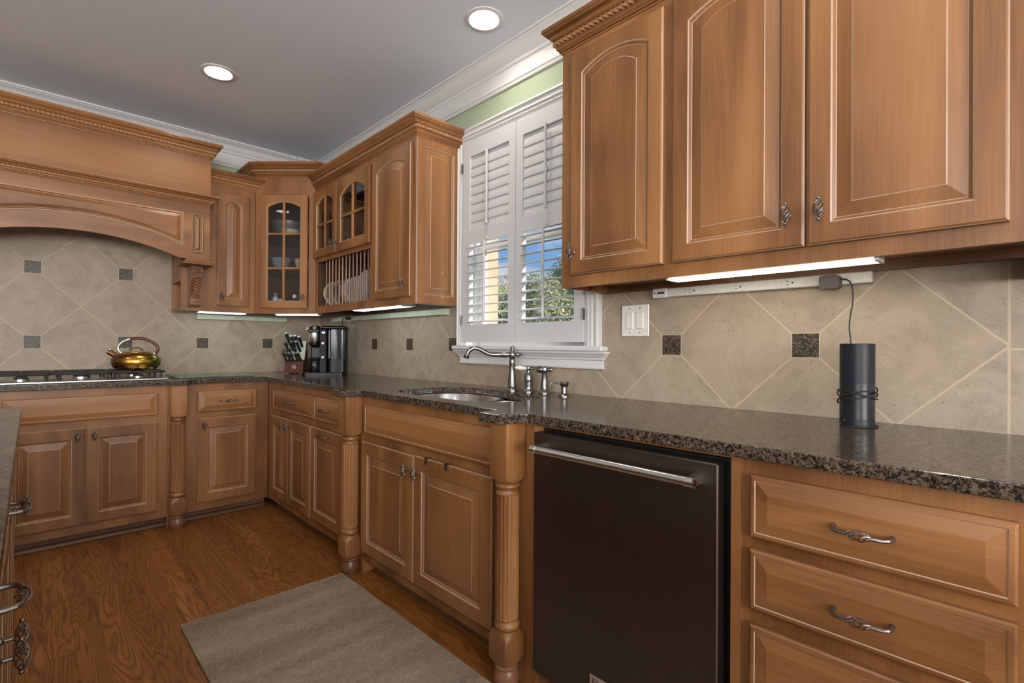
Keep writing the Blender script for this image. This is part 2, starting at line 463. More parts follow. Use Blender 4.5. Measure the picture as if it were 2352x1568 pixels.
def rot_rect(cx, cy, w, d, r, n=5):
    pts = []
    for sx, sy, s0 in ((1, 1, 0), (-1, 1, 1), (-1, -1, 2), (1, -1, 3)):
        for i in range(n+1): t_ = (s0+i/n)*PI/2; pts.append((cx+sx*(w/2-r)+r*math.cos(t_), cy+sy*(d/2-r)+r*math.sin(t_)))
    return pts
FR = {'B': 0.0, 'R': -PI/2, 'D': -PI/4, 'I': PI/2}
FO = {'B': (0, 0), 'R': (0, 0), 'D': (-.455, -.455), 'I': (-2.462, 0)}
def fmat(fr):
    return Matrix.Translation((*FO[fr], 0)) @ Matrix.Rotation(FR[fr], 4, 'Z')
def thing(name, label, cat, base=(0, 0, 0), fr='B', group=None):
    o = bpy.data.objects.new(name, None); COL.objects.link(o); o.empty_display_size = .05
    o.matrix_world = fmat(fr) @ Matrix.Translation(base)
    o['label'] = label; o['category'] = cat; o['_b'] = list(base)
    if group: o['group'] = group
    return o
def solo(mb, name, mats, label, cat, base=(0, 0, 0), fr='B', group=None, sharp=35):
    o = mb.build(name, mats, None, base, sharp=sharp); o.matrix_world = fmat(fr) @ Matrix.Translation(base)
    o['label'] = label; o['category'] = cat
    if group: o['group'] = group
    return o
def struct(mb, name, mats, fr='B'):
    o = mb.build(name, mats); o.matrix_world = fmat(fr); o['kind'] = 'structure'; return o

# ------------------------------------------------------------------ panels
def outl(x0, x1, z0, z1, y, arch=0, K=12):
    pts = [(x0, y, z0), (x1, y, z0)]
    for i in range(K+1):
        t = i/K; u = 1-2*t
        pts.append((x1+(x0-x1)*t, y, z1-arch*u*u))
    return pts
def raised(mb, x0, x1, z0, z1, yb, th=.02, st=.055, arch=0, drawer=False, bev=.032, rail=None):
    yf = yb-th; rl = st if rail is None else rail
    def o(i, y, a=0, ir=None):
        j = i if ir is None else ir
        return outl(x0+i, x1-i, z0+j, z1-j, y, a)
    if drawer:
        L = [o(0, yb), o(0, yf+.008), o(.004, yf+.005), o(.0105, yf+.004), o(.0123, yf+.0058), o(.036, yf+.0005), o(.0375, yf)]
        mi = [0, 0, 0, 1, 0, 0, 0]
        mb.loops(L, mi[:6], True, True); mb.m[-1] = 0
    else:
        d = rl-st
        L = [o(0, yb), o(0, yf+.006), o(.0022, yf+.0025), o(.006, yf), o(st, yf, arch, st+d), o(st+.0035, yf+.003, arch, st+d+.0035),
             o(st+.010, yf+.0075, arch, st+d+.010), o(st+.0118, yf+.0085, arch, st+d+.0118),
             o(st+.012+bev, yf+.0015, arch, st+d+.012+bev), o(st+.0142+bev, yf+.0005, arch, st+d+.0142+bev)]
        mb.loops(L, [0, 1, 0, 0, 1, 0, 1, 0, 1], True, True); mb.m[-1] = 0
    return mb
def knob(parent, x, z, y, lab=None):
    """birdcage knob, vertical, standing off the face at y"""
    mb = MB(); yc = y-.028
    mb.lathe([(.0001, 0), (.0065, 0), (.0065, .003), (.0035, .006), (.0035, .018), (.0001, .018)], (x, y, z), 12, 0, (0, -1, 0))
    H = .0235; R = .0100
    for k in range(6):
        path = []
        for i in range(13):
            t = i/12; a = 2*PI*k/6+t*PI*1.1; r = R*math.sin(PI*t)**.8+.0015
            path.append((x+r*math.cos(a), yc+r*math.sin(a)*.85, z-H+2*H*t))
        mb.tube(path, .0014, 5)
    for s_ in (-1, 1): mb.ball((x, yc, z+s_*(H+.003)), .0043, 10)
    o = mb.build('knob', 'pewter', parent)
    return o
def pull(parent, x, z, y, L=.092):
    mb = MB(); h = L/2; yc = y-.028
    for s_ in (-1, 1):
        mb.tube([(x+s_*h, y, z), (x+s_*h, y-.014, z), (x+s_*(h-.003), y-.023, z), (x+s_*(h-.010), yc, z-.001), (x+s_*.018, yc-.002, z-.001)], [.0055, .0042, .0042, .004, .0038], 8)
    for k in range(5):
        path = []
        for i in range(11):
            t = i/10; a = 2*PI*k/5+t*PI*1.1; r = .0085*math.sin(PI*t)**.8+.001
            path.append((x-.020+.040*t, yc-.002+r*math.sin(a), z-.001+r*math.cos(a)))
        mb.tube(path, .0013, 5)
    return mb.build('pull_handle', 'pewter', parent)
def door(parent, x0, x1, z0, z1, yb, kx=None, kz=None, arch=0, st=.055, hpull=False, rail=None):
    o = raised(MB(), x0, x1, z0, z1, yb, st=st, arch=arch, rail=rail).build('door', ['wv', 'glaze'], parent, sharp=8)
    if kx is not None:
        (pull if hpull else knob)(o, kx, kz, yb-.02)
    return o
def drawer(parent, x0, x1, z0, z1, yb, handle=True, name='drawer_front'):
    o = raised(MB(), x0, x1, z0, z1, yb, drawer=True).build(name, ['wh', 'glaze'], parent, sharp=8)
    if handle: pull(o, (x0+x1)/2, (z0+z1)/2, yb-.02)
    return o
ZF = .037; ZC = .884; FD = -.62
def base_cab(name, label, x0, x1, fr, toe=True, group=None, sink=False):
    t = thing(name, label, 'cabinet', ((x0+x1)/2, -.31, ZF), fr, group)
    if sink: MB().box(x0, x1, FD+.002, -.03, .102, .66).box(x0, x1, FD+.002, FD+.022, .66, ZC).box(x0, x0+.018, FD+.022, -.03, .66, ZC).box(x1-.018, x1, FD+.022, -.03, .66, ZC).build('body', 'wv', t)
    else: MB().box(x0, x1, FD+.002, -.03, .102, ZC).build('body', 'wv', t)
    MB().box(x0, x1, -.545, -.03, ZF, .102).build('toe_kick', 'toe', t)
    mb = MB(); mb.prism([(-.545, ZF), (-.562, ZF), (-.560, ZF+.010), (-.552, ZF+.018), (-.545, ZF+.020)], 0, x0, x1); mb.build('shoe_moulding', 'toe', t)
    return t
def rope(mb, path, r=.0065, pitch=.020, mi=0):
    """twisted rope along a polyline of 3D points"""
    for a, b in zip(path[:-1], path[1:]):
        a = Vector(a); b = Vector(b); d = b-a; L = d.length; t = d/L
        u = t.cross(Vector((0, 0, 1))).normalized(); w = t.cross(u)
        n = max(2, int(L/(pitch/5))); rings = []
        for i in range(n+1):
            s_ = L*i/n; ph = 2*PI*s_/(pitch*3); ring = []
            for k in range(12):
                th = 2*PI*k/12; rr = r*(1-.34*(.5+.5*math.cos(3*(th-ph))))
                ring.append(tuple(a+t*s_+(u*math.cos(th)+w*math.sin(th))*rr))
            rings.append(ring)
        mb.loops(rings, mi)
CP = [(-.012, -.002), (0, -.002), (.003, 0), (.005, .006), (.010, .008), (.010, .012), (.013, .014), (.017, .018), (.017, .024), (.021, .027), (.021, .030), (.016, .030), (.016, .050), (.027, .051), (.029, .053),
      (.033, .055), (.036, .062), (.042, .068), (.049, .071), (.052, .074), (.052, .078), (.058, .081), (.058, .094), (-.012, .094)]
def crown(parent, path, z0, name='crown_moulding', sc=1.0, side=1, szz=None):
    szz = szz or sc
    prof = [(o*sc, z0+z*szz) for o, z in CP]
    c = MB().sweep(path, prof, 0, side).build(name, 'wh', parent)
    off = .0225*sc; n = len(path); P3 = []
    for i in range(n):
        def nr(a, b):
            d = (Vector(b)-Vector(a)).normalized(); return Vector((d.y, -d.x))*side
        if i == 0: m_ = nr(path[0], path[1]); k = 1
        elif i == n-1: m_ = nr(path[-2], path[-1]); k = 1
        else:
            n1 = nr(path[i-1], path[i]); n2 = nr(path[i], path[i+1]); m_ = (n1+n2).normalized(); k = 1/m_.dot(n1)
        P3.append((path[i][0]+m_.x*k*off, path[i][1]+m_.y*k*off, z0+.0402*szz))
    mb = MB(); rope(mb, P3, min(.0108*sc, .0108*szz*1.15)); mb.build('rope_moulding', 'rope', c, base=parent['_b'])
    return c

# ------------------------------------------------------------------ room shell
H = 2.64; ZW0, ZW1 = 1.13, 2.262; YW0, YW1 = 1.943, 2.792
struct(MB().box(-6, .25, -8, .25, -.08, ZF), 'floor', 'floor')
# ceiling with holes for the recessed lamps
CANS = [(-.268, -2.397), (-1.037, -1.035), (-1.037, -3.9), (-2.6, -1.2), (-2.6, -3.4), (-.27, -4.6), (-2.6, -5.8)]
def ceiling():
    cu = bpy.data.curves.new('ceiling', 'CURVE'); cu.dimensions = '2D'; cu.fill_mode = 'BOTH'; cu.extrude = .03
    def sp(pts):
        s_ = cu.splines.new('POLY'); s_.points.add(len(pts)-1); s_.use_cyclic_u = True
        for i, p in enumerate(pts): s_.points[i].co = (*p, 0, 1)
    sp([(-6, -8), (.25, -8), (.25, .25), (-6, .25)])
    for x, y in CANS: sp([(x+.070*math.cos(2*PI*k/40), y+.070*math.sin(2*PI*k/40)) for k in range(40)])
    t = bpy.data.objects.new('tmp', cu); COL.objects.link(t)
    dg = bpy.context.evaluated_depsgraph_get(); me = bpy.data.meshes.new_from_object(t.evaluated_get(dg)); bpy.data.objects.remove(t)
    me.materials.clear(); me.materials.append(M['ceil'])
    for p in me.polygons: p.material_index = 0
    o = bpy.data.objects.new('ceiling', me); COL.objects.link(o); o.location.z = H+.03; o['kind'] = 'structure'
ceiling()
W = .01
mb = MB(); mb.box(-.25, YW0, W, .16, ZF-.05, H); mb.box(YW1, 8, W, .16, ZF-.05, H); mb.box(YW0, YW1, W, .16, ZF-.05, ZW0-.02); mb.box(YW0, YW1, W, .16, ZW1, H)
struct(mb, 'wall_right', 'green', 'R')
struct(MB().box(-6, .25, W, .2, ZF-.05, H), 'wall_back', 'green')
# walls behind the camera, each with an invented opening where an added fill light sits
mb = MB(); mb.box(-6, -3.8, -8.2, -8, 0, H); mb.box(-1.4, .25, -8.2, -8, 0, H); mb.box(-3.8, -1.4, -8.2, -8, 0, .75); mb.box(-3.8, -1.4, -8.2, -8, 2.25, H)
struct(mb, 'wall_front', 'wallp')
mb = MB(); mb.box(-6.2, -6, -8, -7, 0, H); mb.box(-6.2, -6, -4.6, .25, 0, H); mb.box(-6.2, -6, -7, -4.6, 0, .75); mb.box(-6.2, -6, -7, -4.6, 2.25, H)
struct(mb, 'wall_left', 'wallp')
# ceiling crown
WC = [(-.002, 2.462), (.010, 2.462), (.014, 2.468), (.014, 2.474), (.020, 2.480), (.020, 2.488), (.015, 2.494), (.015, 2.555), (.022, 2.558), (.026, 2.564), (.026, 2.572), (.034, 2.578),
      (.042, 2.600), (.060, 2.616), (.078, 2.624), (.080, 2.628), (.090, 2.630), (.090, 2.6395), (-.002, 2.6395)]
struct(MB().sweep([(-6, .01), (.01, .01), (.01, -8)], WC, 0, 1), 'trim_1', 'white')

# backsplash
mb = MB(); mb.box(0, 1.90, 0, W-.0005, ZC+.03, 1.42); mb.box(1.90, 2.87, 0, W-.0005, ZC+.03, 1.10); mb.box(2.87, 4.9, 0, W-.0005, ZC+.03, 1.42)
solo(mb, 'tile_backsplash', 'tileR', 'diagonal beige stone tile backsplash on the window wall with small square granite insets', 'backsplash', (0, 0, 0), 'R')
mb = MB(); mb.box(-1.062, 0, 0, W-.0005, ZC+.03, 1.42); mb.box(-2.6, -1.062, 0, W-.0005, ZC+.03, 1.95)
solo(mb, 'tile_backsplash', 'tileB', 'diagonal beige stone tile backsplash behind the cooktop and kettle', 'backsplash', (0, 0, 0), 'B')

# ------------------------------------------------------------------ window, casing, shutters
mb = MB(); j = .012
mb.box(YW0, YW0+j, -.004, .158, ZW0, ZW1); mb.box(YW1-j, YW1, -.004, .158, ZW0, ZW1); mb.box(YW0+j, YW1-j, -.004, .158, ZW1-j, ZW1)
mb.box(YW0, YW1, -.002, .158, ZW0-.02, ZW0)
# sash frames
for za, zb, yy in ((ZW0, 1.71, .085), (1.68, ZW1-j, .115)):
    a, b = YW0+j, YW1-j
    mb.box(a, a+.042, yy, yy+.03, za, zb); mb.box(b-.042, b, yy, yy+.03, za, zb)
    mb.box(a+.042, b-.042, yy, yy+.03, za, za+.035); mb.box(a+.042, b-.042, yy, yy+.03, zb-.035, zb)
mb.box(YW0+j, YW0+j+.016, .06, .085, ZW0, ZW1-j); mb.box(YW1-j-.016, YW1-j, .06, .085, ZW0, ZW1-j)
win = struct(mb, 'window_1', 'white', 'R')
g = MB(); g.box(YW0+.054, YW1-.054, .098, .102, ZW0+.035, 1.675); g.box(YW0+.054, YW1-.054, .128, .132, 1.715, ZW1-.047)
g.build('glass_pane', 'wglass', win)
# outside masonry reveal
mb = MB(); mb.box(YW0-.12, YW0+.004, .162, .25, ZW0-.1, ZW1+.1); mb.box(YW1-.004, YW1+.12, .162, .25, ZW0-.1, ZW1+.1); mb.box(YW0+.004, YW1-.004, .162, .25, ZW1, ZW1+.12)
struct(mb, 'trim_2', 'stucco', 'R')
# casing
def casing(mb, x0, x1, z0, z1, vert=True, flip=1):
    prof = [(0, 0), (0, -.024), (.10, -.028), (.16, -.028), (.20, -.020), (.42, -.018), (.46, -.023), (.54, -.023), (.58, -.015), (.66, -.015), (.70, -.019), (.78, -.019), (.82, -.012), (1, -.010), (1, 0)]
    if vert:
        q = [((x0+(x1-x0)*a) if flip > 0 else (x1-(x1-x0)*a), y) for a, y in prof]
        mb.loops([[(a, y, z0) for a, y in q], [(a, y, z1) for a, y in q]])
    else:
        q = [(y, z1-(z1-z0)*a) for a, y in prof]
        mb.loops([[(x0, y, z) for y, z in q], [(x1, y, z) for y, z in q]])
mb = MB(); casing(mb, 1.896, YW0+.002, ZW0, 2.262); casing(mb, YW1-.002, 2.872, ZW0, 2.262, True, -1); casing(mb, 1.896, 2.872, 2.2625, 2.335, False)
mb2 = MB()
struct(mb, 'trim_3', 'white', 'R')
mb = MB(); mb.bbox(1.885, 2.905, -.052, -.0005, 1.107, ZW0-.001, .004)
ap = [(0, 1.030), (.014, 1.030), (.016, 1.036), (.012, 1.040), (.012, 1.066), (.018, 1.070), (.020, 1.078), (.030, 1.086), (.034, 1.094), (.040, 1.098), (.040, 1.1065), (0, 1.1065)]
mb.sweep([(1.926, -.0005), (1.926, -.001), (2.872, -.001), (2.872, -.0005)], ap, 0, 1)
struct(mb, 'trim_4', 'white', 'R')

def shutter(x0, x1, hinge, ox0, ox1, label):
    t = thing('window_shutter', label, 'shutter', ((x0+x1)/2, -.006, ZW0+.017), 'R', 'window shutters')
    yf, yb = -.022, .004; z0, z1 = ZW0+.017, ZW1-.004
    f = MB()
    f.box(x0, ox0, yf, yb, z0, z1); f.box(ox1, x1, yf, yb, z0, z1)
    for a, b in ((z0, 1.243), (1.692, 1.765), (2.172, z1)): f.box(ox0, ox1, yf, yb, a, b)
    f.build('frame', 'shutter', t)
    def louv(zc, ang, w=.064):
        c, s_ = math.cos(ang), math.sin(ang); pts = []
        for k in range(10):
            a = 2*PI*k/10; p, q = math.cos(a)*w/2, math.sin(a)*.0045
            pts.append((-.009+p*c-q*s_, zc+p*s_+q*c))
        MB().prism(pts, 0, ox0+.001, ox1-.001).build('louver', 'shutter', t)
    n = 8
    for i in range(n): louv(1.794+(2.146-1.794)*i/(n-1), math.radians(80), .074)
    n = 10
    for i in range(n): louv(1.263+(1.672-1.263)*i/(n-1), math.radians(12))
    xc = (ox0+ox1)/2
    MB().bbox(xc-.007, xc+.007, -.042, -.030, 1.775, 2.175, .003).build('tilt_rod', 'shutter', t)
    MB().bbox(xc-.007, xc+.007, -.056, -.045, 1.255, 1.685, .003).build('tilt_rod', 'shutter', t)
    MB().bbox(xc-.006, xc+.006, -.034, -.0225, 1.694, 1.712, .003).build('catch', 'shutter', t)
    for z in (1.27, 2.12):
        MB().box(hinge-.004, hinge+.004, -.030, -.021, z-.025, z+.025).tube([(hinge, -.030, z-.027), (hinge, -.030, z+.027)], .0035, 8).build('hinge', 'pewter', t)
shutter(YW0+.0022, 2.362, YW0+.001, 2.003, 2.312, 'white plantation shutter leaf nearer the plate rack, upper louvers shut and lower ones open')
shutter(2.3655, YW1-.004, YW1-.001, 2.412, 2.735, 'white plantation shutter leaf partly hidden by the large wall cabinet, lower louvers open')

# ------------------------------------------------------------------ outside
solo(MB().box(.3, 40, -30, 30, -.6, -.5), 'lawn', 'lawn', 'strip of lawn beyond the window and shutters', 'ground')['kind'] = 'structure'
def shrub(x, y, r, h, label, seed):
    rnd = random.Random(seed); t = thing('leafy_shrub', label, 'shrub', (x, y, -.5), 'B', 'garden shrubs beyond the window')
    mb = MB()
    for i in range(9000):
        u = rnd.uniform(-1, 1); a = rnd.uniform(0, 2*PI); q = math.sqrt(1-u*u)
        rr = r*(.80+.25*rnd.random())*(1+.12*math.sin(a*3+seed)+.08*math.sin(u*7+a*2))
        c = Vector((x+rr*q*math.cos(a), y+rr*q*math.sin(a), -.5+h*.5+h*.5*u*(.9+.15*rnd.random())))
        s_ = .022+.028*rnd.random(); d1 = Vector((rnd.uniform(-1, 1), rnd.uniform(-1, 1), rnd.uniform(-1, 1))).normalized(); d2 = d1.orthogonal().normalized()
        n_ = d1.cross(d2)
        mb.add([c-d1*s_, c+d2*s_*.5+n_*s_*.1, c+d1*s_, c-d2*s_*.5+n_*s_*.1], [(0, 1, 2, 3)])
    core = [(r*.80*math.sin(PI*k/8), -h*.46*math.cos(PI*k/8)) for k in range(9)]
    mb.lathe(core, (x, y, -.5+h*.5), 16)
    mb.build('foliage', 'leaf', t)
    MB().tube([(x, y, -.52), (x+.05, y, .2), (x, y, h*.4)], [.06, .05, .03], 8).build('trunk', 'wdark', t)
shrub(5.6, .55, .95, 3.0, 'rounded shrub seen low behind the right shutter leaf, nearest the large wall cabinet', 1)
shrub(5.6, 2.6, 1.0, 3.05, 'shrub filling the view through the right shutter beside its tilt rod', 2)
shrub(5.7, 4.75, 1.02, 3.2, 'shrub seen through the left shutter leaf', 3)
shrub(8.6, 3.9, 1.5, 4.1, 'taller pale shrub rising behind the front hedge', 4)
shrub(8.6, 7.4, 1.6, 3.8, 'distant shrub behind the hedge, at the far left through the left shutter', 5)

# ------------------------------------------------------------------ base cabinets
# range wall
t = base_cab('base_cabinet', 'base cabinet under the cooktop with blank panel over two doors', -1.935, -1.193, 'B')
drawer(t, -1.892, -1.243, .711, .841, FD, False, 'false_drawer_front')
door(t, -1.895, -1.571, .150, .671, FD, -1.604, .628); door(t, -1.566, -1.243, .150, .671, FD, -1.533, .628)
t = base_cab('base_cabinet', 'base cabinet left of the cooktop cabinet, hidden behind the island end', -2.55, -1.9355, 'B')
door(t, -2.5, -1.98, .150, .841, FD)
t = base_cab('base_cabinet', 'narrow base cabinet in the corner with one drawer over one door', -1.102, -.6205, 'B')
drawer(t, -1.040, -.700, .708, .838, FD); door(t, -1.040, -.700, .150, .670, FD, -1.008, .628)
# corner body behind both runs
# window wall
t = base_cab('base_cabinet', 'base cabinet below the coffee maker with one drawer over two narrow doors', .6205, 1.387, 'R')
drawer(t, .745, 1.382, .711, .841, FD); door(t, .727, 1.018, .150, .670, FD, .982, .628); door(t, 1.021, 1.352, .150, .670, FD, 1.058, .628)
t = base_cab('base_cabinet', 'base cabinet beside the turned post with a pull-out door under a small drawer', 1.3875, 1.848, 'R')
drawer(t, 1.392, 1.724, .711, .839, FD); door(t, 1.362, 1.748, .156, .670, FD, 1.555, .640, hpull=True)
sink_cab = base_cab('sink_base_cabinet', 'sink base cabinet with blank panel over two worn doors', 1.938, 2.9335, 'R', sink=True)
drawer(sink_cab, 1.972, 2.873, .712, .845, FD, False, 'false_drawer_front')
door(sink_cab, 1.953, 2.397, .150, .673, FD, 2.362, .610); door(sink_cab, 2.400, 2.873, .150, .677, FD, 2.437, .610)
for xx in (2.49, 2.62):
    mb = MB(); mb.box(xx-.008, xx+.008, -.643, -.6405, .655, .680); mb.box(xx-.008, xx+.008, -.643, -.6205, .6775, .680)
    solo(mb, 'over_door_hook', 'pewter', 'metal over-door clip on the right sink door, %s' % ('nearer the knobs' if xx < 2.5 else 'further from the knobs'), 'hook', (xx, -.63, .66), 'R', 'clips on the sink cabinet door')
t = thing('filler_panel', 'narrow wood filler stile between the big turned post and the dishwasher', 'panel', (3.05, -.3, ZF), 'R')
MB().box(3.0238, 3.066, FD, -.03, ZF, ZC).build('stile', 'wv', t)
MB().box(3.0661, 3.076, FD-.012, -.03, .11, ZC).build('edge_strip', 'wv', t)
MB().box(3.0665, 3.668, FD+.004, -.03, .874, ZC-.0005).build('top_rail', 'wh', t)
t = base_cab('drawer_base_cabinet', 'stack of wide drawers right of the dishwasher with twisted pulls', 3.668, 4.6, 'R')
for za, zb in ((.713, .848), (.555, .685), (.375, .521), (.15, .345)): drawer(t, 3.712, 4.122, za, zb, FD)
MB().box(3.668, 3.690, FD-.004, FD+.002, .102, ZC-.001).build('stile', 'wv', t)

# turned posts
def post(fr, xc, label):
    t = thing('turned_post', label, 'post', (xc, -.665, ZF), fr, 'turned cabinet posts')
    yc = -.6635; h = .0425; N = 48
    def ring(z, tt, r):
        pts = []
        for i in range(N):
            a = 2*PI*(i+.5)/N; c, s_ = math.cos(a), math.sin(a); rs = h/max(abs(c), abs(s_))
            rr = rs*(1-tt)+r*tt if tt < 1 else r
            rr = min(rr, r+ (rs-r)*(1-tt)) if tt > 0 else rs
            pts.append((xc+rr*c, yc+rr*s_, z))
        return pts
    MB().loops([ring(.8838, 0, 0), ring(.712, 0, 0), ring(.700, .55, .044), ring(.694, 1, .040), ring(.6925, 1, .034)]).build('top_block', 'wv', t)
    MB().loops([ring(.6925, 1, .034), ring(.688, 1, .040), ring(.680, 1, .041), ring(.674, 1, .036), ring(.668, 1, .034), ring(.660, 1, .037), ring(.657, 1, .0395), ring(.655, 1, .0385)]).build('turned_collar', 'wv', t)
    nf = 16
    def fl(z, r, amp): return [(xc+(r*(1-amp*max(0, math.cos(nf*2*PI*i/192))))*math.cos(2*PI*i/192), yc+(r*(1-amp*max(0, math.cos(nf*2*PI*i/192))))*math.sin(2*PI*i/192), z) for i in range(192)]
    MB().loops([fl(.655, .0385, 0), fl(.648, .0385, .07), fl(.640, .0385, .115), fl(.275, .0385, .115), fl(.266, .0385, .07), fl(.258, .0385, 0)]).build('fluted_shaft', ['wv'], t, sharp=60)
    MB().loops([ring(.258, 1, .036), ring(.252, 1, .033), ring(.248, 1, .036), ring(.242, 1, .041), ring(.234, 1, .042), ring(.228, 1, .039), ring(.2245, 1, .034)]).build('turned_collar', 'wv', t)
    MB().loops([ring(.2245, 1, .034), ring(.222, 1, .040), ring(.208, .4, .043), ring(.200, 0, 0), ring(.135, 0, 0), ring(.122, .5, .042), ring(.116, 1, .036)]).build('lower_block', 'wv', t)
    MB().loops([ring(.116, 1, .034), ring(.111, 1, .039), ring(.104, 1, .040), ring(.098, 1, .034), ring(.092, 1, .036), ring(.080, 1, .0425), ring(.060, 1, .0425), ring(.045, 1, .037), ring(ZF, 1, .034)]).build('foot', 'wcorbel', t)
    MB().box(xc-.045, xc+.045, FD, -.03, ZF, ZC).build('backing_board', 'wv', t)
    return t
post('B', -1.1475, 'turned and fluted wooden post right of the cooktop cabinet')
post('R', 1.8925, 'turned and fluted wooden post on the left side of the sink cabinet')
post('R', 2.9785, 'turned and fluted wooden post between sink cabinet and dishwasher')

# ------------------------------------------------------------------ countertop
SINK = [(-.535, -2.10), (-.562, -2.17), (-.568, -2.30), (-.566, -2.60), (-.545, -2.70), (-.50, -2.75), (-.42, -2.775), (-.32, -2.775), (-.25, -2.76), (-.215, -2.72), (-.205, -2.66), (-.205, -2.56), (-.215, -2.52), (-.175, -2.47),
        (-.155, -2.40), (-.148, -2.30), (-.150, -2.20), (-.175, -2.12), (-.23, -2.07), (-.30, -2.05), (-.42, -2.05), (-.49, -2.065)]
def slab(name, outer, holes, z0, z1, bev, mat):
    cu = bpy.data.curves.new(name, 'CURVE'); cu.dimensions = '2D'; cu.fill_mode = 'BOTH'; cu.extrude = (z1-z0)/2-bev; cu.bevel_depth = bev; cu.bevel_resolution = 2
    for pts in [outer]+holes:
        s_ = cu.splines.new('POLY'); s_.points.add(len(pts)-1); s_.use_cyclic_u = True
        for i, p in enumerate(pts): s_.points[i].co = (*p, 0, 1)
    t_ = bpy.data.objects.new('tmp', cu); COL.objects.link(t_)
    dg = bpy.context.evaluated_depsgraph_get(); me = bpy.data.meshes.new_from_object(t_.evaluated_get(dg)); bpy.data.objects.remove(t_)
    me.materials.clear(); me.materials.append(M[mat])
    for p in me.polygons: p.material_index = 0; p.use_smooth = False
    o = bpy.data.objects.new(name, me); COL.objects.link(o); o.location.z = (z0+z1)/2; return o
OUT = [(-.004, -.004), (-.004, -4.6), (-.645, -4.6), (-.645, -3.05), (-.665, -3.035), (-.715, -3.02), (-.727, -3.005), (-.727, -2.915), (-.645, -2.915), (-.645, -1.965), (-.665, -1.95), (-.718, -1.938), (-.732, -1.925),
       (-.732, -1.842), (-.648, -1.842), (-.648, -.648), (-1.075, -.648), (-1.09, -.665), (-1.10, -.715), (-1.112, -.730), (-1.202, -.730), (-1.202, -.660), (-2.55, -.660), (-2.55, -.004)]
ct = slab('countertop', OUT, [SINK], ZC+.0005, .914, .003, 'granite')
ct['label'] = 'polished speckled brown granite countertop running around the corner under both walls'; ct['category'] = 'countertop'

# undermount sink: two bowls
def grow(poly, d):
    cx = sum(p[0] for p in poly)/len(poly); cy = sum(p[1] for p in poly)/len(poly); out = []
    for x, y in poly:
        v = Vector((x-cx, y-cy)); v *= 1+d/v.length; out.append((cx+v.x, cy+v.y))
    return out
sk = thing('kitchen_sink', 'stainless steel double-bowl sink set into the granite under the window', 'sink', (-.36, -2.4, .70))
B1 = [(-.53, -2.11), (-.555, -2.18), (-.558, -2.30), (-.555, -2.42), (-.53, -2.475), (-.42, -2.49), (-.30, -2.49), (-.21, -2.47), (-.172, -2.42), (-.160, -2.30), (-.165, -2.20), (-.185, -2.13), (-.24, -2.08), (-.31, -2.062), (-.42, -2.062), (-.49, -2.075)]
B2 = [(-.53, -2.52), (-.553, -2.56), (-.555, -2.62), (-.54, -2.69), (-.49, -2.74), (-.41, -2.762), (-.32, -2.762), (-.26, -2.745), (-.228, -2.71), (-.218, -2.66), (-.218, -2.58), (-.235, -2.53), (-.28, -2.508), (-.42, -2.505), (-.49, -2.508)]
for poly, dep in ((B1, .19), (B2, .16)):
    mb = MB(); zt = ZC-.001
    L = [[(x, y, zt) for x, y in grow(poly, .012)], [(x, y, zt) for x, y in poly], [(x, y, zt-.004) for x, y in grow(poly, -.003)], [(x, y, zt-dep+.03) for x, y in grow(poly, -.012)], [(x, y, zt-dep+.006) for x, y in grow(poly, -.024)], [(x, y, zt-dep) for x, y in grow(poly, -.045)]]
    mb.loops(L, 0, False, True)
    bw = mb.build('bowl', 'steel', sk, sharp=50)
    cx = sum(p[0] for p in poly)/len(poly); cy = sum(p[1] for p in poly)/len(poly)
    MB().lathe([(.042, 0), (.042, .003), (.030, .004), (.0001, .002)], (cx, cy, zt-dep), 24).build('drain', 'chrome', bw)

# ------------------------------------------------------------------ faucet set
UD = Vector((-.857, .514, 0))
f = thing('faucet', 'tall antique nickel faucet with a curved swan spout over the sink', 'faucet', (-.099, -2.425, .914))
X, Y = -.099, -2.425
MB().lathe([(.0001, .914), (.029, .914), (.029, .918), (.026, .922), (.021, .927), (.0225, .934), (.0225, .942), (.0205, .946), (.0205, .96), (.0165, 1.000), (.0145, 1.022), (.0165, 1.024), (.0165, 1.030), (.0138, 1.033), (.0150, 1.045),
            (.0162, 1.056), (.0138, 1.064), (.0125, 1.067), (.0145, 1.070), (.018, 1.076), (.0195, 1.086), (.018, 1.096), (.012, 1.104), (.008, 1.107), (.008, 1.112), (.0125, 1.117), (.0125, 1.121), (.007, 1.1255), (.0001, 1.127)], (X, Y, 0), 32).build('body', 'nickel', f)
def along(d, z): return (X+UD.x*d, Y+UD.y*d, z)
MB().tube([along(.015, 1.087), along(.030, 1.087), along(.031, 1.087), along(.058, 1.087), along(.060, 1.087)], [.010, .010, .015, .0125, .0115], 16).build('collar', 'nickel', f)
sp_ = [(.055, 1.087), (.085, 1.086), (.105, 1.087), (.125, 1.093), (.145, 1.104), (.163, 1.113), (.180, 1.117), (.197, 1.114), (.210, 1.105), (.218, 1.092), (.221, 1.083)]
MB().tube([along(*q) for q in sp_], [.0105]*9+[.0095, .0095], 16).build('spout', 'nickel', f)
MB().tube([along(.2205, 1.086), along(.222, 1.078), along(.224, 1.068)], [.012, .0145, .011], 16).build('nozzle', 'nickel', f)
MB().tube([along(-.012, 1.087), along(-.022, 1.087), along(-.023, 1.087), along(-.030, 1.087), along(-.038, 1.087), along(-.045, 1.087)], [.005, .005, .009, .0115, .009, .002], 12).build('finial', 'nickel', f)
X, Y = -.088, -2.522
f = thing('mixer_valve', 'nickel single-lever mixer with pale lever, right of the spout', 'faucet', (X, Y, .914))
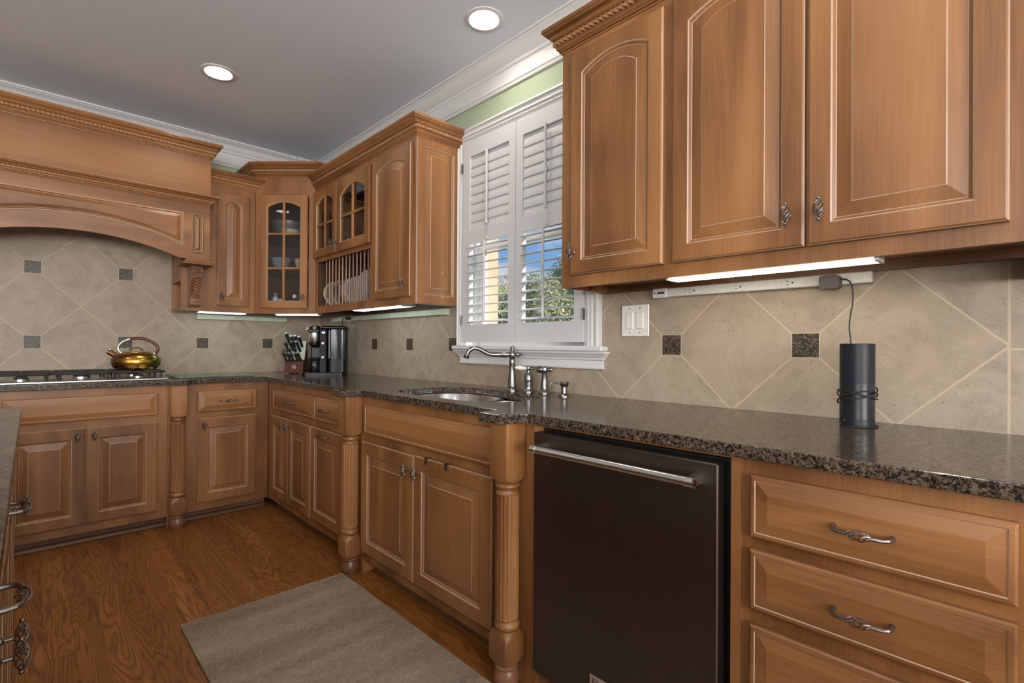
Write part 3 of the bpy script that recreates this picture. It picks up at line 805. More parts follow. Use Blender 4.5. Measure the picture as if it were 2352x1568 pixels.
MB().lathe([(.0001, .914), (.028, .914), (.028, .918), (.023, .924), (.020, .930), (.0215, .940), (.0225, .962), (.0210, .963), (.0225, .967), (.0225, .975), (.021, .990), (.016, 1.001), (.009, 1.006), (.0085, 1.014), (.011, 1.018), (.0125, 1.025), (.010, 1.033), (.0001, 1.037)], (X, Y, 0), 28).build('body', 'nickel', f)
MB().tube([along(.008, 1.024), along(.014, 1.024), along(.018, 1.024), along(.030, 1.025), (along(.045, 1.026)), along(.060, 1.027), along(.066, 1.027)], [.006, .009, .007, .0105, .0115, .008, .002], 14).build('lever', 'stripW', f)
MB().tube([along(-.008, 1.023), along(-.018, 1.022), along(-.022, 1.022), along(-.028, 1.022)], [.005, .005, .008, .004], 12).build('finial', 'nickel', f)
X, Y = -.080, -2.615
f = thing('side_sprayer', 'dark nickel side sprayer standing on a tapered column', 'sprayer', (X, Y, .914))
MB().lathe([(.0001, .914), (.028, .914), (.028, .918), (.023, .924), (.018, .930), (.0185, .940), (.0165, .96), (.0125, 1.005), (.0135, 1.007), (.0165, 1.012), (.018, 1.020), (.016, 1.030), (.009, 1.036), (.0001, 1.037)], (X, Y, 0), 28).build('column', 'nickel', f)
MB().tube([along(.012, 1.022), along(.018, 1.022), along(.019, 1.022), (along(.024, 1.022)), along(.026, 1.022), along(.036, 1.023), along(.038, 1.023)], [.011, .011, .017, .017, .0135, .015, .011], 16).build('spray_head', 'nickel', f)
MB().tube([along(-.012, 1.021), along(-.022, 1.021), along(-.024, 1.021), along(-.030, 1.021), along(-.032, 1.021)], [.006, .006, .012, .012, .007], 14).build('finial', 'nickel', f)
X, Y = -.130, -2.772
f = thing('soap_dispenser', 'short nickel soap dispenser with a thin curved spout', 'soap dispenser', (X, Y, .914))
MB().lathe([(.0001, .914), (.025, .914), (.025, .918), (.018, .924), (.013, .928), (.0125, .950), (.0145, .951), (.0145, .954), (.0135, .956), (.0195, .966), (.0205, .972), (.018, .977), (.0001, .979)], (X, Y, 0), 28).build('body', 'nickel', f)
MB().tube([along(.015, .970), along(.030, .971), along(.043, .976), along(.053, .976), along(.060, .968), along(.0625, .962)], [.0045, .004, .004, .004, .0035, .0035], 10).build('spout', 'nickel', f)

# ------------------------------------------------------------------ dishwasher
t = thing('dishwasher', 'black stainless dishwasher with a long bar handle under the counter', 'dishwasher', (3.37, -.33, ZF), 'R')
MB().box(3.0785, 3.66, -.60, -.03, .11, .868).build('tub', 'black', t)
MB().box(3.0785, 3.66, -.55, -.06, ZF, .11).build('kick_plate', 'black', t)
dd = MB().bbox(3.081, 3.650, -.652, -.605, .128, .862, .003).build('door', 'blacksteel', t)
mb = MB(); mb.tube([(3.135, -.700, .822), (3.598, -.700, .822)], .0115, 20); hb = mb.build('handle', 'steel', dd)
for xx in (3.118, 3.598): MB().tube([(xx, -.700, .822), (xx+.020, -.700, .822)], .0130, 20).build('handle_cap', 'chrome', dd)
for xx in (3.128, 3.606): MB().prism([(-.652, .835), (-.652, .812), (-.700, .812), (-.706, .822), (-.700, .832)], 0, xx-.008, xx+.008).build('handle_bracket', 'chrome', dd)
MB().tube([(3.618, -.700, .822), (3.6195, -.700, .822)], .008, 16).build('red_medallion', flat('dark_red', (.03, .003, .003), .3), dd)
bd = MB().bbox(3.300, 3.430, -.6545, -.6522, .196, .224, .0008).build('badge', flat('copper_badge', lin(150, 124, 112), .4), dd)
def text(parent, s_, size, mat, local, rot, name='lettering', ext=.0003):
    cu = bpy.data.curves.new(name, 'FONT'); cu.body = s_; cu.size = size; cu.extrude = ext; cu.align_x = 'LEFT'
    t_ = bpy.data.objects.new('tmp', cu); COL.objects.link(t_)
    dg = bpy.context.evaluated_depsgraph_get(); me = bpy.data.meshes.new_from_object(t_.evaluated_get(dg)); bpy.data.objects.remove(t_)
    me.materials.clear(); me.materials.append(M[mat] if isinstance(mat, str) else mat)
    o = bpy.data.objects.new(name, me); COL.objects.link(o); o.parent = parent
    b = Vector(parent['_b']); o.location = Vector(local)-b; o.rotation_euler = rot; o['_b'] = list(b); return o
lt = text(dd, 'KitchenAid', .020, 'slot', (3.308, -.6550, .203), (PI/2, 0, 0))

# ------------------------------------------------------------------ upper cabinets
def hollow(t, x0, x1, zb, zt, d=-.30, shelves=(), mat='wv', open_front=True):
    """carcass with open front"""
    mb = MB(); i = .018
    mb.box(x0, x0+i, d+.002, -.001, zb, zt); mb.box(x1-i, x1, d+.002, -.001, zb, zt)
    mb.box(x0+i, x1-i, d+.002, -.001, zt-i, zt); mb.box(x0+i, x1-i, d+.002, -.001, zb+.025, zb+.025+i)
    mb.box(x0+i, x1-i, -.010, -.001, zb+.043, zt-i)
    mb.build('carcass', mat, t)
def glass_door(parent, x0, x1, z0, z1, yb, st, arch, nx, zs, kx, kz):
    yf = yb-.02
    L = [outl(x0, x1, z0, z1, yb), outl(x0, x1, z0, z1, yf+.005), outl(x0+.005, x1-.005, z0+.005, z1-.005, yf), outl(x0+st, x1-st, z0+st, z1-st-.002, yf, arch),
         outl(x0+st+.004, x1-st-.004, z0+st+.004, z1-st-.006, yf+.004, arch), outl(x0+st+.008, x1-st-.008, z0+st+.008, z1-st-.010, yf+.008, arch), outl(x0+st+.008, x1-st-.008, z0+st+.008, z1-st-.010, yb, arch)]
    mb = MB(); mb.loops(L, [0, 0, 0, 1, 0, 0], False, False); n = len(L[0]); mb.loops([L[-1], L[0]], 0, False, False)
    d = mb.build('door', ['wv', 'glaze'], parent)
    xc = (x0+x1)/2; m2 = MB()
    m2.bbox(xc-.009, xc+.009, yf+.001, yb-.004, z0+st+.004, z1-st-.008, .004)
    for z in zs: m2.bbox(x0+st+.004, x1-st-.004, yf+.0015, yb-.0045, z-.009, z+.009, .004)
    m2.build('muntins', 'wv', d)
    g = outl(x0+st+.006, x1-st-.006, z0+st+.006, z1-st-.008, yb-.006, arch); g2 = [(a, b+.002, c) for a, b, c in g]
    MB().loops([g, g2]).build('glass_pane', 'glass', d)
    if kx: knob(d, kx, kz, yf)
    return d
def frame_rect(mb, x0, x1, z0, z1, y0, y1, w):
    l, r, b, t_ = w
    mb.box(x0, x0+l, y0, y1, z0, z1); mb.box(x1-r, x1, y0, y1, z0, z1)
    mb.box(x0+l, x1-r, y0, y1, z0, z0+b); mb.box(x0+l, x1-r, y0, y1, z1-t_, z1)

# wall cabinet beside the window (plate rack, two glass doors, solid door)
UB = 1.350
t = thing('wall_cabinet', 'wall cabinet left of the window with glass doors, plate rack and one solid door', 'cabinet', (1.24, -.15, UB), 'R')
mb = MB(); i = .018; x0, x1 = .597, 1.885
mb.box(x0, x0+i, -.298, -.001, UB+.002, 2.25); mb.box(x1-i, x1, -.298, -.001, UB, 2.25); mb.box(1.425, 1.443, -.298, -.001, 1.39, 2.232)
mb.box(x0+i, x1-i, -.298, -.001, 2.232, 2.25); mb.box(x0+i, x1-i, -.298, -.001, 1.382, 1.398); mb.box(x0+i, 1.425, -.298, -.001, 1.722, 1.740)
mb.box(x0+i, x1-i, -.010, -.001, UB, 2.232)
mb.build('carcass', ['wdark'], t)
ff = MB()
ff.box(x0, .632, -.3005, -.290, UB, 2.26)
ff.box(.632, 1.405, -.3005, -.290, UB, 1.401); ff.box(.632, 1.405, -.3005, -.290, 1.713, 1.755); ff.box(.632, 1.405, -.3005, -.290, 2.20, 2.26)
ff.box(1.405, 1.46, -.3005, -.290, UB, 2.26); ff.box(1.46, x1, -.3005, -.290, UB, 2.26)
ff.build('face_frame', 'wv', t)
glass_door(t, .612, .978, 1.742, 2.214, -.3005, .052, .045, 2, [1.965], .955, 1.80)
glass_door(t, .982, 1.421, 1.742, 2.214, -.3005, .056, .055, 2, [1.965], 1.008, 1.80)
door(t, 1.456, 1.862, 1.392, 2.214, -.3005, 1.822, 1.462, arch=.036, st=.050)
# raised end panel (facing the window), built as a panel on the cabinet end
def endpanel(parent, xe, z0, z1, yo, yi, sgn=1, name='end_panel'):
    m_ = raised(MB(), yo, yi, z0, z1, 0, th=.016, st=.050, bev=.028)
    # map local panel (X=depth, Y=out) onto the cabinet end
    m_.v = [(xe-sgn*y, x, z) for x, y, z in m_.v]
    return m_.build(name, ['wv', 'glaze'], parent, sharp=8)
endpanel(t, x1, UB, 2.25, -.300, -.001)
DOW, DSP = .732, .0500
for k in range(13):
    xx = DOW+k*DSP
    MB().tube([(xx, -.272, 1.399), (xx, -.272, 1.721)], .0058, 8).build('dowel', 'wcorbel', t)
crown(t, [(.60, -.300), (1.8985+.003, -.300), (1.8985+.003, -.002)], 2.245)
# plates in the rack
PC = {'white': lin(244, 240, 232), 'cream': lin(235, 222, 190), 'tan': lin(205, 172, 136), 'grey': lin(150, 141, 136), 'dark grey': lin(112, 106, 104), 'ivory': lin(228, 214, 196), 'pale grey': lin(222, 216, 210)}
seq = [('white', .093), ('tan', .093), ('cream', .094), ('grey', .094), ('dark grey', .094), ('tan', .094), ('white', .095), ('pale grey', .096), ('ivory', .098), ('ivory', .099), ('large pale grey', .114), ('large pale grey', .118), ('large pale grey', .120)]
ords = ['first', 'second', 'third', 'fourth', 'fifth', 'sixth', 'seventh', 'eighth', 'ninth', 'tenth', 'eleventh', 'twelfth', 'last']
for k, (cn, r) in enumerate(seq):
    xx = .642+k*.0515
    mb = MB(); mb.lathe([(.0001, .002), (r*.55, .002), (r*.62, .003), (r*.96, .015), (r, .018), (r*.995, .021), (r*.95, .019), (r*.60, .008), (.0001, .007)], (0, 0, 0), 40)
    if 'plate_'+cn not in M: M['plate_'+cn] = flat(cn.replace(' ', '_')+'_glazed_plate', PC[cn.replace('large ', '')], .12)
    o = mb.build('plate', 'plate_'+cn, None, (0, 0, 0), sharp=50)
    o.matrix_world = fmat('R') @ Matrix.Translation((xx, -.262+r, 1.4005+r)) @ Matrix.Rotation(PI/2-.10, 4, 'Y')
    o['label'] = '%s glazed plate standing in the rack, %s from the corner end' % (cn, ords[k]) if k < 12 else 'large pale grey plate nearest the solid door end of the rack'
    o['category'] = 'plate'; o['group'] = 'plates standing in the rack'
# glassware behind the glass doors
for k, (xx, yy, z0, s_) in enumerate([(1.06, -.14, 1.741, 1), (1.16, -.19, 1.741, 1), (1.27, -.15, 1.741, 1), (1.36, -.2, 1.741, 1), (.72, -.15, 1.741, 1), (.86, -.18, 1.741, 1)]):
    mb = MB(); mb.lathe([(.0001, 0), (.030, 0), (.030, .002), (.004, .006), (.0035, .065), (.018, .080), (.034, .105), (.036, .135), (.030, .170), (.0285, .170), (.034, .135), (.032, .107), (.016, .083), (.0001, .080)], (0, 0, 0), 20)
    w_ = ['beside the muntin of the nearer glass door', 'in the middle of the nearer glass door', 'right of the muntin in the nearer glass door', 'at the right edge of the nearer glass door', 'at the left of the further glass door', 'at the right of the further glass door'][k]
    mb.v = [(a+xx, b+yy, c+z0) for a, b, c in mb.v]
    solo(mb, 'wine_glass', 'crystal', 'clear stemmed wine glass %s' % w_, 'glass', (xx, yy, z0), 'R', 'glasses behind the arched glass doors')

# large wall cabinet on the right
t = thing('wall_cabinet', 'large wall cabinet at the right with three arched raised-panel doors', 'cabinet', (3.6, -.15, UB), 'R')
x0, x1 = 2.897, 4.6
MB().box(x0, x1, -.298, -.001, 1.378, 2.25).build('carcass', 'wv', t)
MB().box(x0+.018, x1, -.022, -.012, UB, 1.3778).build('hanging_rail', 'wcorbel', t)
mb = MB(); mb.box(x0, x1, -.3005, -.282, UB, 1.3778); mb.box(x0, x0+.018, -.282, -.001, UB, 1.3778); mb.box(x0+.018, x0+.030, -.15, -.023, UB+.004, 1.3778); mb.box(x0, x1, -.3005, -.298, 1.378, 2.26)
mb.build('face_frame', 'wv', t)
door(t, 2.951, 3.325, 1.394, 2.222, -.3005, 2.972, 1.475, arch=.036, st=.050)
door(t, 3.357, 3.728, 1.393, 2.222, -.3005, 3.692, 1.478, arch=.036, st=.052)
door(t, 3.735, 4.104, 1.393, 2.222, -.3005, 3.768, 1.478, arch=.036, st=.052)
crown(t, [(x0-.003, -.002), (x0-.003, -.300), (x1, -.300)], 2.250)
MB().box(4.128, 4.146, -.298, -.001, UB-.05, UB).build('divider_end', 'wcorbel', t)

# wall cabinet between hood and corner
t = thing('wall_cabinet', 'narrow wall cabinet between the range hood and the corner with one arched door', 'cabinet', (-.85, -.15, UB), 'B')
x0, x1 = -1.071, -.615
mb = MB(); mb.box(-.985, x1, -.298, -.001, 1.36, 2.25); mb.build('carcass', 'wv', t)
mb = MB(); mb.box(x0, -.985, -.298, -.001, UB, 1.372); mb.box(x0, -.985, -.298, -.001, 1.545, 1.562); mb.box(x0+.001, -.985, -.016, -.001, 1.372, 1.545); mb.box(x0, -.985, -.298, -.001, 1.562, 1.94)
mb.build('side_shelves', 'wv', t)
mb = MB(); mb.box(x0, x1, -.3005, -.298, UB, 2.26); mb.box(x0+.09, x1, -.298, -.27, UB, 1.36); mb.build('face_frame', 'wv', t)
door(t, -.863, -.655, 1.393, 2.176, -.3005, -.838, 1.455, arch=.030, st=.050)
crown(t, [(-.938, -.300), (-.556, -.300)], 2.222)
# corner cabinet on the diagonal
t = thing('corner_wall_cabinet', 'diagonal corner wall cabinet, tallest one, with a six-light glass door', 'cabinet', (0, 0, UB), 'D')
hw = .2185
def D(x, y):   # world -> diag local
    dx, dy = x+.455, y+.455; c = math.sqrt(.5); return (dx*c-dy*c, dx*c+dy*c)
foot = [D(-.6145, -.3), D(-.6145, -.003), D(-.003, -.003), D(-.003, -.5965), D(-.3, -.5965)]
mb = MB()
wall_pts = [foot[0], foot[1], foot[2], foot[3], foot[4]]
for (a, b) in zip(wall_pts[:-1], wall_pts[1:]):
    d_ = Vector((b[0]-a[0], b[1]-a[1])).normalized(); n_ = Vector((d_.y, -d_.x))*.012
    mb.prism([a, b, (b[0]+n_.x, b[1]+n_.y), (a[0]+n_.x, a[1]+n_.y)], 2, 1.36, 2.33)
sh = grow(wall_pts, -.012)
for z in (1.36, 1.665, 1.915, 2.312): mb.prism(sh, 2, z, z+.016)
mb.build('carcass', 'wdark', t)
ff = MB(); ff.box(-hw, -.170, -.0005, .018, UB, 2.34); ff.box(.170, hw, -.0005, .018, UB, 2.34); ff.box(-.170, .170, -.0005, .018, UB, 1.40); ff.box(-.170, .170, -.0005, .018, 2.19, 2.34)
ff.build('face_frame', 'wv', t)
glass_door(t, -.178, .165, 1.388, 2.205, -.0005, .048, .035, 2, [1.675, 1.922], .143, 1.468)
crown(t, [(-.2185-.21, .21), (-.2185, 0), (.2185, 0), (.2185+.21, .21)], 2.335)
ss = [('stacked_bowls', 'stack of blue grey bowls on the middle shelf, left side', 'bowls', -.075, .09, 1.681, [(.0001, 0), (.045, 0), (.075, .075), (.077, .08), (.072, .08), (.0001, .07)], lin(130, 138, 150)),
      ('stacked_bowls', 'stack of cream ribbed bowls on the middle shelf, right side', 'bowls', .085, .11, 1.681, [(.0001, 0), (.04, 0), (.05, .012), (.052, .02), (.055, .03), (.058, .045), (.062, .06), (.066, .075), (.0001, .07)], lin(196, 178, 140)),
      ('serving_bowl', 'large grey patterned serving bowl on the top shelf', 'bowl', -.10, .26, 1.931, [(.0001, 0), (.06, 0), (.11, .05), (.13, .11), (.132, .13), (.125, .13), (.0001, .03)], lin(120, 118, 112)),
      ('serving_dish', 'white shallow dish at the front of the top shelf', 'dish', .0, .075, 1.931, [(.0001, 0), (.04, 0), (.05, .006), (.065, .035), (.067, .036), (.0001, .012)], lin(220, 214, 205)),
      ('clay_pot', 'reddish clay pot on the top shelf, right side', 'pot', .13, .16, 1.931, [(.0001, 0), (.045, 0), (.06, .05), (.052, .08), (.062, .10), (.062, .11), (.0001, .09)], lin(150, 92, 72))]
for nm, lb, ct_, x, y, z, pr, c in ss:
    solo(MB().lathe(pr, (x, y, z), 28), nm, flat(nm+lb[:12], c, .3), lb, ct_, (x, y, z), 'D')
bt = [(-.105, .07, .13, .022, lin(190, 190, 198), lin(120, 100, 150), 'tall pale bottle with purple cap'), (-.06, .06, .085, .02, lin(225, 220, 215), lin(230, 230, 230), 'short white bottle at the left pane'),
      (.045, .05, .115, .018, lin(70, 40, 30), lin(235, 232, 228), 'brown bottle with white lid'), (.062, .022, .05, .020, lin(225, 225, 222), lin(240, 240, 238), 'squat white jar in front'),
      (.105, .05, .075, .022, lin(60, 80, 170), lin(235, 235, 235), 'blue jar with white lid'), (.10, .10, .10, .02, lin(200, 205, 215), lin(220, 225, 235), 'clear grey jar behind the blue one')]
for x, y, h_, r, c1, c2, lb in bt:
    b_ = thing('small_bottle', lb+' on the lowest shelf of the corner cabinet', 'bottle', (x, y, 1.376), 'D', 'bottles in the corner cabinet')
    MB().lathe([(.0001, 1.376), (r, 1.376), (r, 1.376+h_*.72), (r*.65, 1.376+h_*.8)], (x, y, 0), 18).build('body', flat('bottle_'+lb[:10], c1, .3), b_)
    MB().lathe([(r*.75, 1.376+h_*.8), (r*.78, 1.376+h_), (.0001, 1.376+h_)], (x, y, 0), 18).build('cap', flat('cap_'+lb[:10], c2, .4), b_)

# ------------------------------------------------------------------ range hood
t = thing('range_hood', 'large wooden range hood with rope crown mouldings and arched valance over the cooktop', 'range hood', (-1.6, -.22, 1.65), 'B')
MB().box(-2.27, -.928, -.42, -.001, 2.085, 2.366).build('upper_box', 'wh', t)
crown(t, [(-2.27, -.42), (-.928, -.42), (-.928, -.001)], 2.345)
HX0, HX1, HC, HR = -2.262, -.940, -1.60, 1.32
def archz(x, z0=1.767): return z0-(HR-math.sqrt(HR*HR-min(abs(x-HC), 1.2)**2))
mb = MB(); K = 40; lx0, lx1 = -2.13, -1.064
up = [(lx1+(lx0-lx1)*i/K) for i in range(K+1)]
poly = [(HX0, 2.09), (HX0, 1.672), (lx0, 1.672)]+[(x, archz(x)) for x in up[::-1]]+[(lx1, 1.672), (HX1, 1.672), (HX1, 2.09)]
# front board built as strips so the arch stays clean
def strip_board(mb, y0, y1):
    xs = [HX0, lx0]+up[::-1]+[lx1, HX1]; tops = []
    prev = None
    xs2 = [HX0, lx0]+up[::-1][1:]+[HX1]
    zb = lambda x: 1.672 if (x < lx0+1e-6 or x > lx1-1e-6) else max(1.672, archz(x))
    cols = [[(x, y0, zb(x)), (x, y0, 2.09), (x, y1, 2.09), (x, y1, zb(x))] for x in xs2]
    mb.loops(cols)
strip_board(mb, -.458, -.435)
mb.box(HX0, HX0+.02, -.435, -.001, 1.672, 2.09); mb.box(HX1-.02, HX1, -.435, -.302, 1.672, 2.09); mb.box(HX0+.02, HX1-.02, -.435, -.001, 2.05, 2.09)
mb.build('valance', 'wh', t)
# recessed arched panel on the valance: moulding lines as a raised field
pz = lambda x: archz(x, 1.858)
mb = MB(); xs = [(-2.11+(2.11-1.09)*i/K) for i in range(K+1)]
def pl(dx, dz, y):
    xs_ = [(-2.11+dx)+(2.11-1.09-2*dx)*i/K for i in range(K+1)]
    return [(x, y, pz(x)+dz) for x in xs_]+[(-1.09-dx, y, 1.960-dz), (-2.11+dx, y, 1.960-dz)]
mb.loops([pl(0, 0, -.458), pl(0, 0, -.461), pl(.006, .006, -.463), pl(.012, .012, -.459), pl(.014, .014, -.459), pl(.034, .030, -.465), pl(.036, .032, -.466)], [0, 1, 0, 1, 0, 0], False, True); mb.m[-1] = 0
mb.build('arched_panel', ['wh', 'glaze'], t, sharp=8)
MB().add([], []).v
m_ = raised(MB(), -1.044, -.975, 1.712, 1.966, -.458, th=.010, st=.006, bev=.014); m_.build('end_block_panel', ['wv', 'glaze'], t, sharp=8)
m_ = raised(MB(), -2.227, -2.158, 1.712, 1.966, -.458, th=.010, st=.006, bev=.014); m_.build('end_block_panel', ['wv', 'glaze'], t, sharp=8)
crown(t, [(HX0, -.458), (HX1, -.458), (HX1, -.302)], 2.028, sc=.9, szz=.62)
for a, b in ((-1.068, HX1), (HX0, -2.134)):
    pr = [(0, 1.634), (.008, 1.634), (.026, 1.640), (.026, 1.648), (.012, 1.656), (.010, 1.668), (.002, 1.672), (0, 1.672)]
    mb = MB(); mb.sweep([(a, -.302), (a, -.456), (b, -.456), (b, -.302)], pr, 0, 1)
    mb.box(a, b, -.456, -.302, 1.636, 1.671)
    mb.build('capital', 'wh', t)
# inside liner of the hood
MB().box(HX0+.03, HX1-.03, -.43, -.02, 1.95, 1.99).build('liner', 'steel', t)
# corbel
def corbel(xc, label):
    tt = thing('carved_corbel', label, 'corbel', (xc, -.32, 1.375), 'B', 'corbels under the range hood')
    N = 90; wv = 17; Z1, Z0 = 1.634, 1.378
    rows = []
    def fy(t_):  # t_ 0 top .. 1 bottom
        if t_ < .16: return -.418+.006*math.sin(t_/.16*PI)*-1
        return -.352-.066*(.5+.5*math.cos(PI*min(1, (t_-.16)/.60)))-(.022*math.sin(PI*max(0, (t_-.72)/.28)))
    for i in range(N+1):
        t_ = i/N; z = Z1+(Z0-Z1)*t_; hwid = .034-.006*math.sin(PI*t_); row = []
        for k in range(wv+1):
            u = k/wv*2-1
            rel = 0
            if .30 < t_ < .80: rel = .0052*math.sin(88*t_+abs(u)*7)*(1-abs(abs(u)-.45)*1.2)
            elif t_ <= .30: rel = .006*math.cos(46*t_)*(1-u*u)
            else: rel = .005*(1-u*u)
            if abs(u) > .8: rel = .003
            row.append((xc+u*hwid, fy(t_)-rel, z))
        rows.append([(xc-hwid, -.302, z)]+row+[(xc+hwid, -.302, z)])
    MB().loops(rows).build('carved_body', 'wcorbel', tt, sharp=50)
    MB().tube([(xc-.030, -.366, 1.392), (xc+.030, -.366, 1.392)], .015, 16).build('scroll', 'wcorbel', tt)
    MB().tube([(xc-.034, -.412, 1.618), (xc+.034, -.412, 1.618)], .013, 16).build('scroll', 'wcorbel', tt)
corbel(-1.004, 'carved acanthus corbel under the right end of the range hood')

# ------------------------------------------------------------------ under-cabinet lights and power strips
def ulight(fr, x0, x1, y0, y1, z, mat, label, endcap=True):
    t = thing('under_cabinet_light', label, 'light', ((x0+x1)/2, (y0+y1)/2, z), fr, 'under-cabinet strip lights')
    MB().box(x0, x1, y0, y1, z+.016, z+.026).build('housing', 'stripW', t)
    mb = MB(); pr = [(y0+.002, z+.0155), (y0+.004, z+.004), (y0+.012, z), (y1-.012, z), (y1-.004, z+.004), (y1-.002, z+.0155)]
    mb.prism(pr, 0, x0+.008, x1-.008); mb.build('diffuser', mat, t)
    for a in (x0, x1-.008): MB().box(a, a+.0078, y0, y1, z, z+.0158).build('end_cap', 'stripW', t)
ulight('R', 3.318, 3.878, -.279, -.20, 1.344, 'tube_warm', 'long lit fluorescent light under the large right wall cabinet')
ulight('R', 1.10, 1.70, -.262, -.17, 1.350, 'tube_cool', 'cool white lit light under the plate rack cabinet')
ulight('B', -.965, -.655, -.262, -.20, 1.3425, 'tube_cool', 'thin lit light under the narrow cabinet by the hood')
ulight('D', -.10, .225, .05, .11, 1.3425, 'tube_cool', 'lit light under the diagonal corner cabinet')
def strip(fr, x0, x1, z0, z1, mat, outs, label, capside=-1, dy=-.030):
    t = thing('power_strip', label, 'power strip', ((x0+x1)/2, dy/2, z0), fr, 'plug-in power strips on the tile')
    MB().bbox(x0, x1, dy, -.001, z0, z1, .002).build('channel', mat, t)
    if capside < 0: MB().bbox(x0-.002, x0+.055, dy-.003, -.001, z0-.002, z1+.002, .002).build('end_box', mat, t)
    else: MB().bbox(x1-.055, x1+.002, dy-.003, -.001, z0-.002, z1+.002, .002).build('end_box', mat, t)
    zc = (z0+z1)/2
    for x in outs:
        o = MB().bbox(x-.022, x+.022, dy-.0022, dy+.001, zc-.0145, zc+.0145, .0008).build('outlet', mat, t)
        m2 = MB(); m2.box(x-.010, x-.0005, dy-.0026, dy-.002, zc+.005, zc+.0066); m2.box(x-.009, x-.0005, dy-.0026, dy-.002, zc-.0066, zc-.005)
        m2.lathe([(.0001, 0), (.0030, 0), (.0030, .0005), (.0001, .0005)], (x+.010, dy-.0022, zc), 10, 0, (0, -1, 0))
        m2.build('slots', 'slot', o)
    return t
st_ = strip('R', 3.131, 3.822, 1.317, 1.350, 'stripW', [3.285, 3.448, 3.607], 'white power strip with three sockets under the large right wall cabinet')
MB().box(3.150, 3.178, -.0338, -.0331, 1.330, 1.337).build('switch', 'slot', st_)
MB().lathe([(.0001, 0), (.003, 0), (.003, .0006), (.0001, .0006)], (3.139, -.0331, 1.3335), 12, 0, (0, -1, 0)).build('screw', 'pewter', st_)
strip('R', .285, 1.80, 1.309, 1.343, 'stripB', [.37, .58, .78, 1.0, 1.18, 1.36, 1.52, 1.68], 'long pale power strip behind the coffee maker and under the plate rack cabinet', 1)
strip('B', -.917, -.285, 1.309, 1.343, 'stripB', [-.80, -.66, -.52, -.39], 'pale power strip on the range wall under the corner cabinets')
# light switch
t = thing('light_switch', 'white double rocker light switch right of the window', 'switch', (3.036, -.004, 1.17), 'R')
MB().bbox(2.974, 3.098, -.007, -.0005, 1.170, 1.297, .002).build('wall_plate', 'plateW', t)
for xx in (3.013, 3.059):
    MB().bbox(xx-.016, xx+.016, -.0105, -.0065, 1.200, 1.267, .0015).build('rocker', 'plateW', t)
    for zz in (1.184, 1.283): MB().lathe([(.0001, 0), (.0028, 0), (.0028, .0008), (.0001, .0012)], (xx, -.007, zz), 10, 0, (0, -1, 0)).build('screw', 'pewter', t)
# adapter, cable, speaker
t = thing('power_adapter', 'dark grey square power adapter plugged into the white power strip', 'adapter', (3.725, -.05, 1.32), 'R')
MB().prism(rot_rect(3.7245, 1.323, .051, .040, .009), 1, -.070, -.034).build('body', flat('grey_rubber', lin(72, 68, 66), .5), t)
SX, SY, SR = 3.806, -.125, .0405
pth = [(3.750, -.050, 1.330), (3.763, -.050, 1.329), (3.774, -.048, 1.318), (3.779, -.047, 1.295), (3.779, -.046, 1.260), (3.774, -.046, 1.225), (3.771, -.046, 1.190), (3.775, -.050, 1.150), (3.780, -.060, 1.10), (3.79, -.072, 1.02), (3.80, -.0795, .945), (3.80, -.0795, .928)]
def smooth_path(p, n=6):
    out = []
    P = [Vector(q) for q in p]
    for i in range(len(P)-1):
        a = P[max(i-1, 0)]; b = P[i]; c = P[i+1]; d = P[min(i+2, len(P)-1)]
        for k in range(n):
            t_ = k/n; out.append(.5*((2*b)+(c-a)*t_+(2*a-5*b+4*c-d)*t_*t_+(3*b-a-3*c+d)*t_**3))
    out.append(P[-1]); return out
wrap = []
mb = MB(); mb.tube(smooth_path(pth), .0018, 8)
for k, (za, tilt, ph) in enumerate(((1.008, .018, .2), (1.000, -.012, 1.0), (.990, .022, 2.4))):
    mb.tube([(SX+(SR+.0045)*math.cos(a), SY+(SR+.0045)*math.sin(a), za+tilt*math.sin(a+ph)) for a in [2*PI*i/40 for i in range(40)]], .0018, 6, 0, True)
mb.tube(smooth_path([(SX-.030, SY-SR+.008, .925), (SX-.025, SY-SR-.006, .9165), (SX, SY-SR-.012, .9162), (SX+.030, SY-SR+.002, .9165), (SX+.044, SY-.010, .9165), (SX+.045, SY+.012, .9165), (SX+.030, SY+.038, .9165)]), .0018, 8)
solo(mb, 'power_cable', 'cord', 'thin black cable from the adapter wrapped around the cylinder speaker', 'cable', (3.78, -.06, 1.0), 'R')
def mesh_mat():
    m, nt, b = newmat('perforated_black')
    v, x, y, z = coords(nt)
    ang = nt.nodes.new('ShaderNodeMath'); ang.operation = 'ARCTAN2'
    nt.links.new(y.s, ang.inputs[0]); nt.links.new(x.s, ang.inputs[1])
    A = V(nt, ang.outputs[0])*(27/PI); Z = z/.0052; r_ = Z.floor(); par = (r_*.5).fract()
    fx_ = (A+par)-(A+par).rnd(); fz_ = Z.fract()-.5
    hole = (fx_*fx_+fz_*fz_).lt(.085)
    nt.links.new(mixc(nt, hole, (.012, .015, .020), (.001, .001, .001)), b.inputs['Base Color']); b.inputs['Roughness'].default_value = .32
    bump(nt, b, hole*-1.0+1.0, .6, .001); return m
t = thing('smart_speaker', 'black cylindrical speaker with perforated lower half on the counter', 'speaker', (SX, SY, .9145), 'R')
MB().lathe([(SR*.98, 1.030), (SR, 1.030), (SR, 1.131), (SR-.0006, 1.1315), (SR-.0006, 1.1325), (SR, 1.133), (SR, 1.138), (SR-.002, 1.140), (.0001, 1.140)], (SX, SY, 0), 48).build('upper_shell', flat('satin_black', (.010, .013, .018), .42, 0, .35), t)
MB().lathe([(SR, .936), (SR, 1.030)], (SX, SY, 0), 64).build('speaker_grille', mesh_mat(), t, base=(SX, SY, .9145)).location = (0, 0, 0)
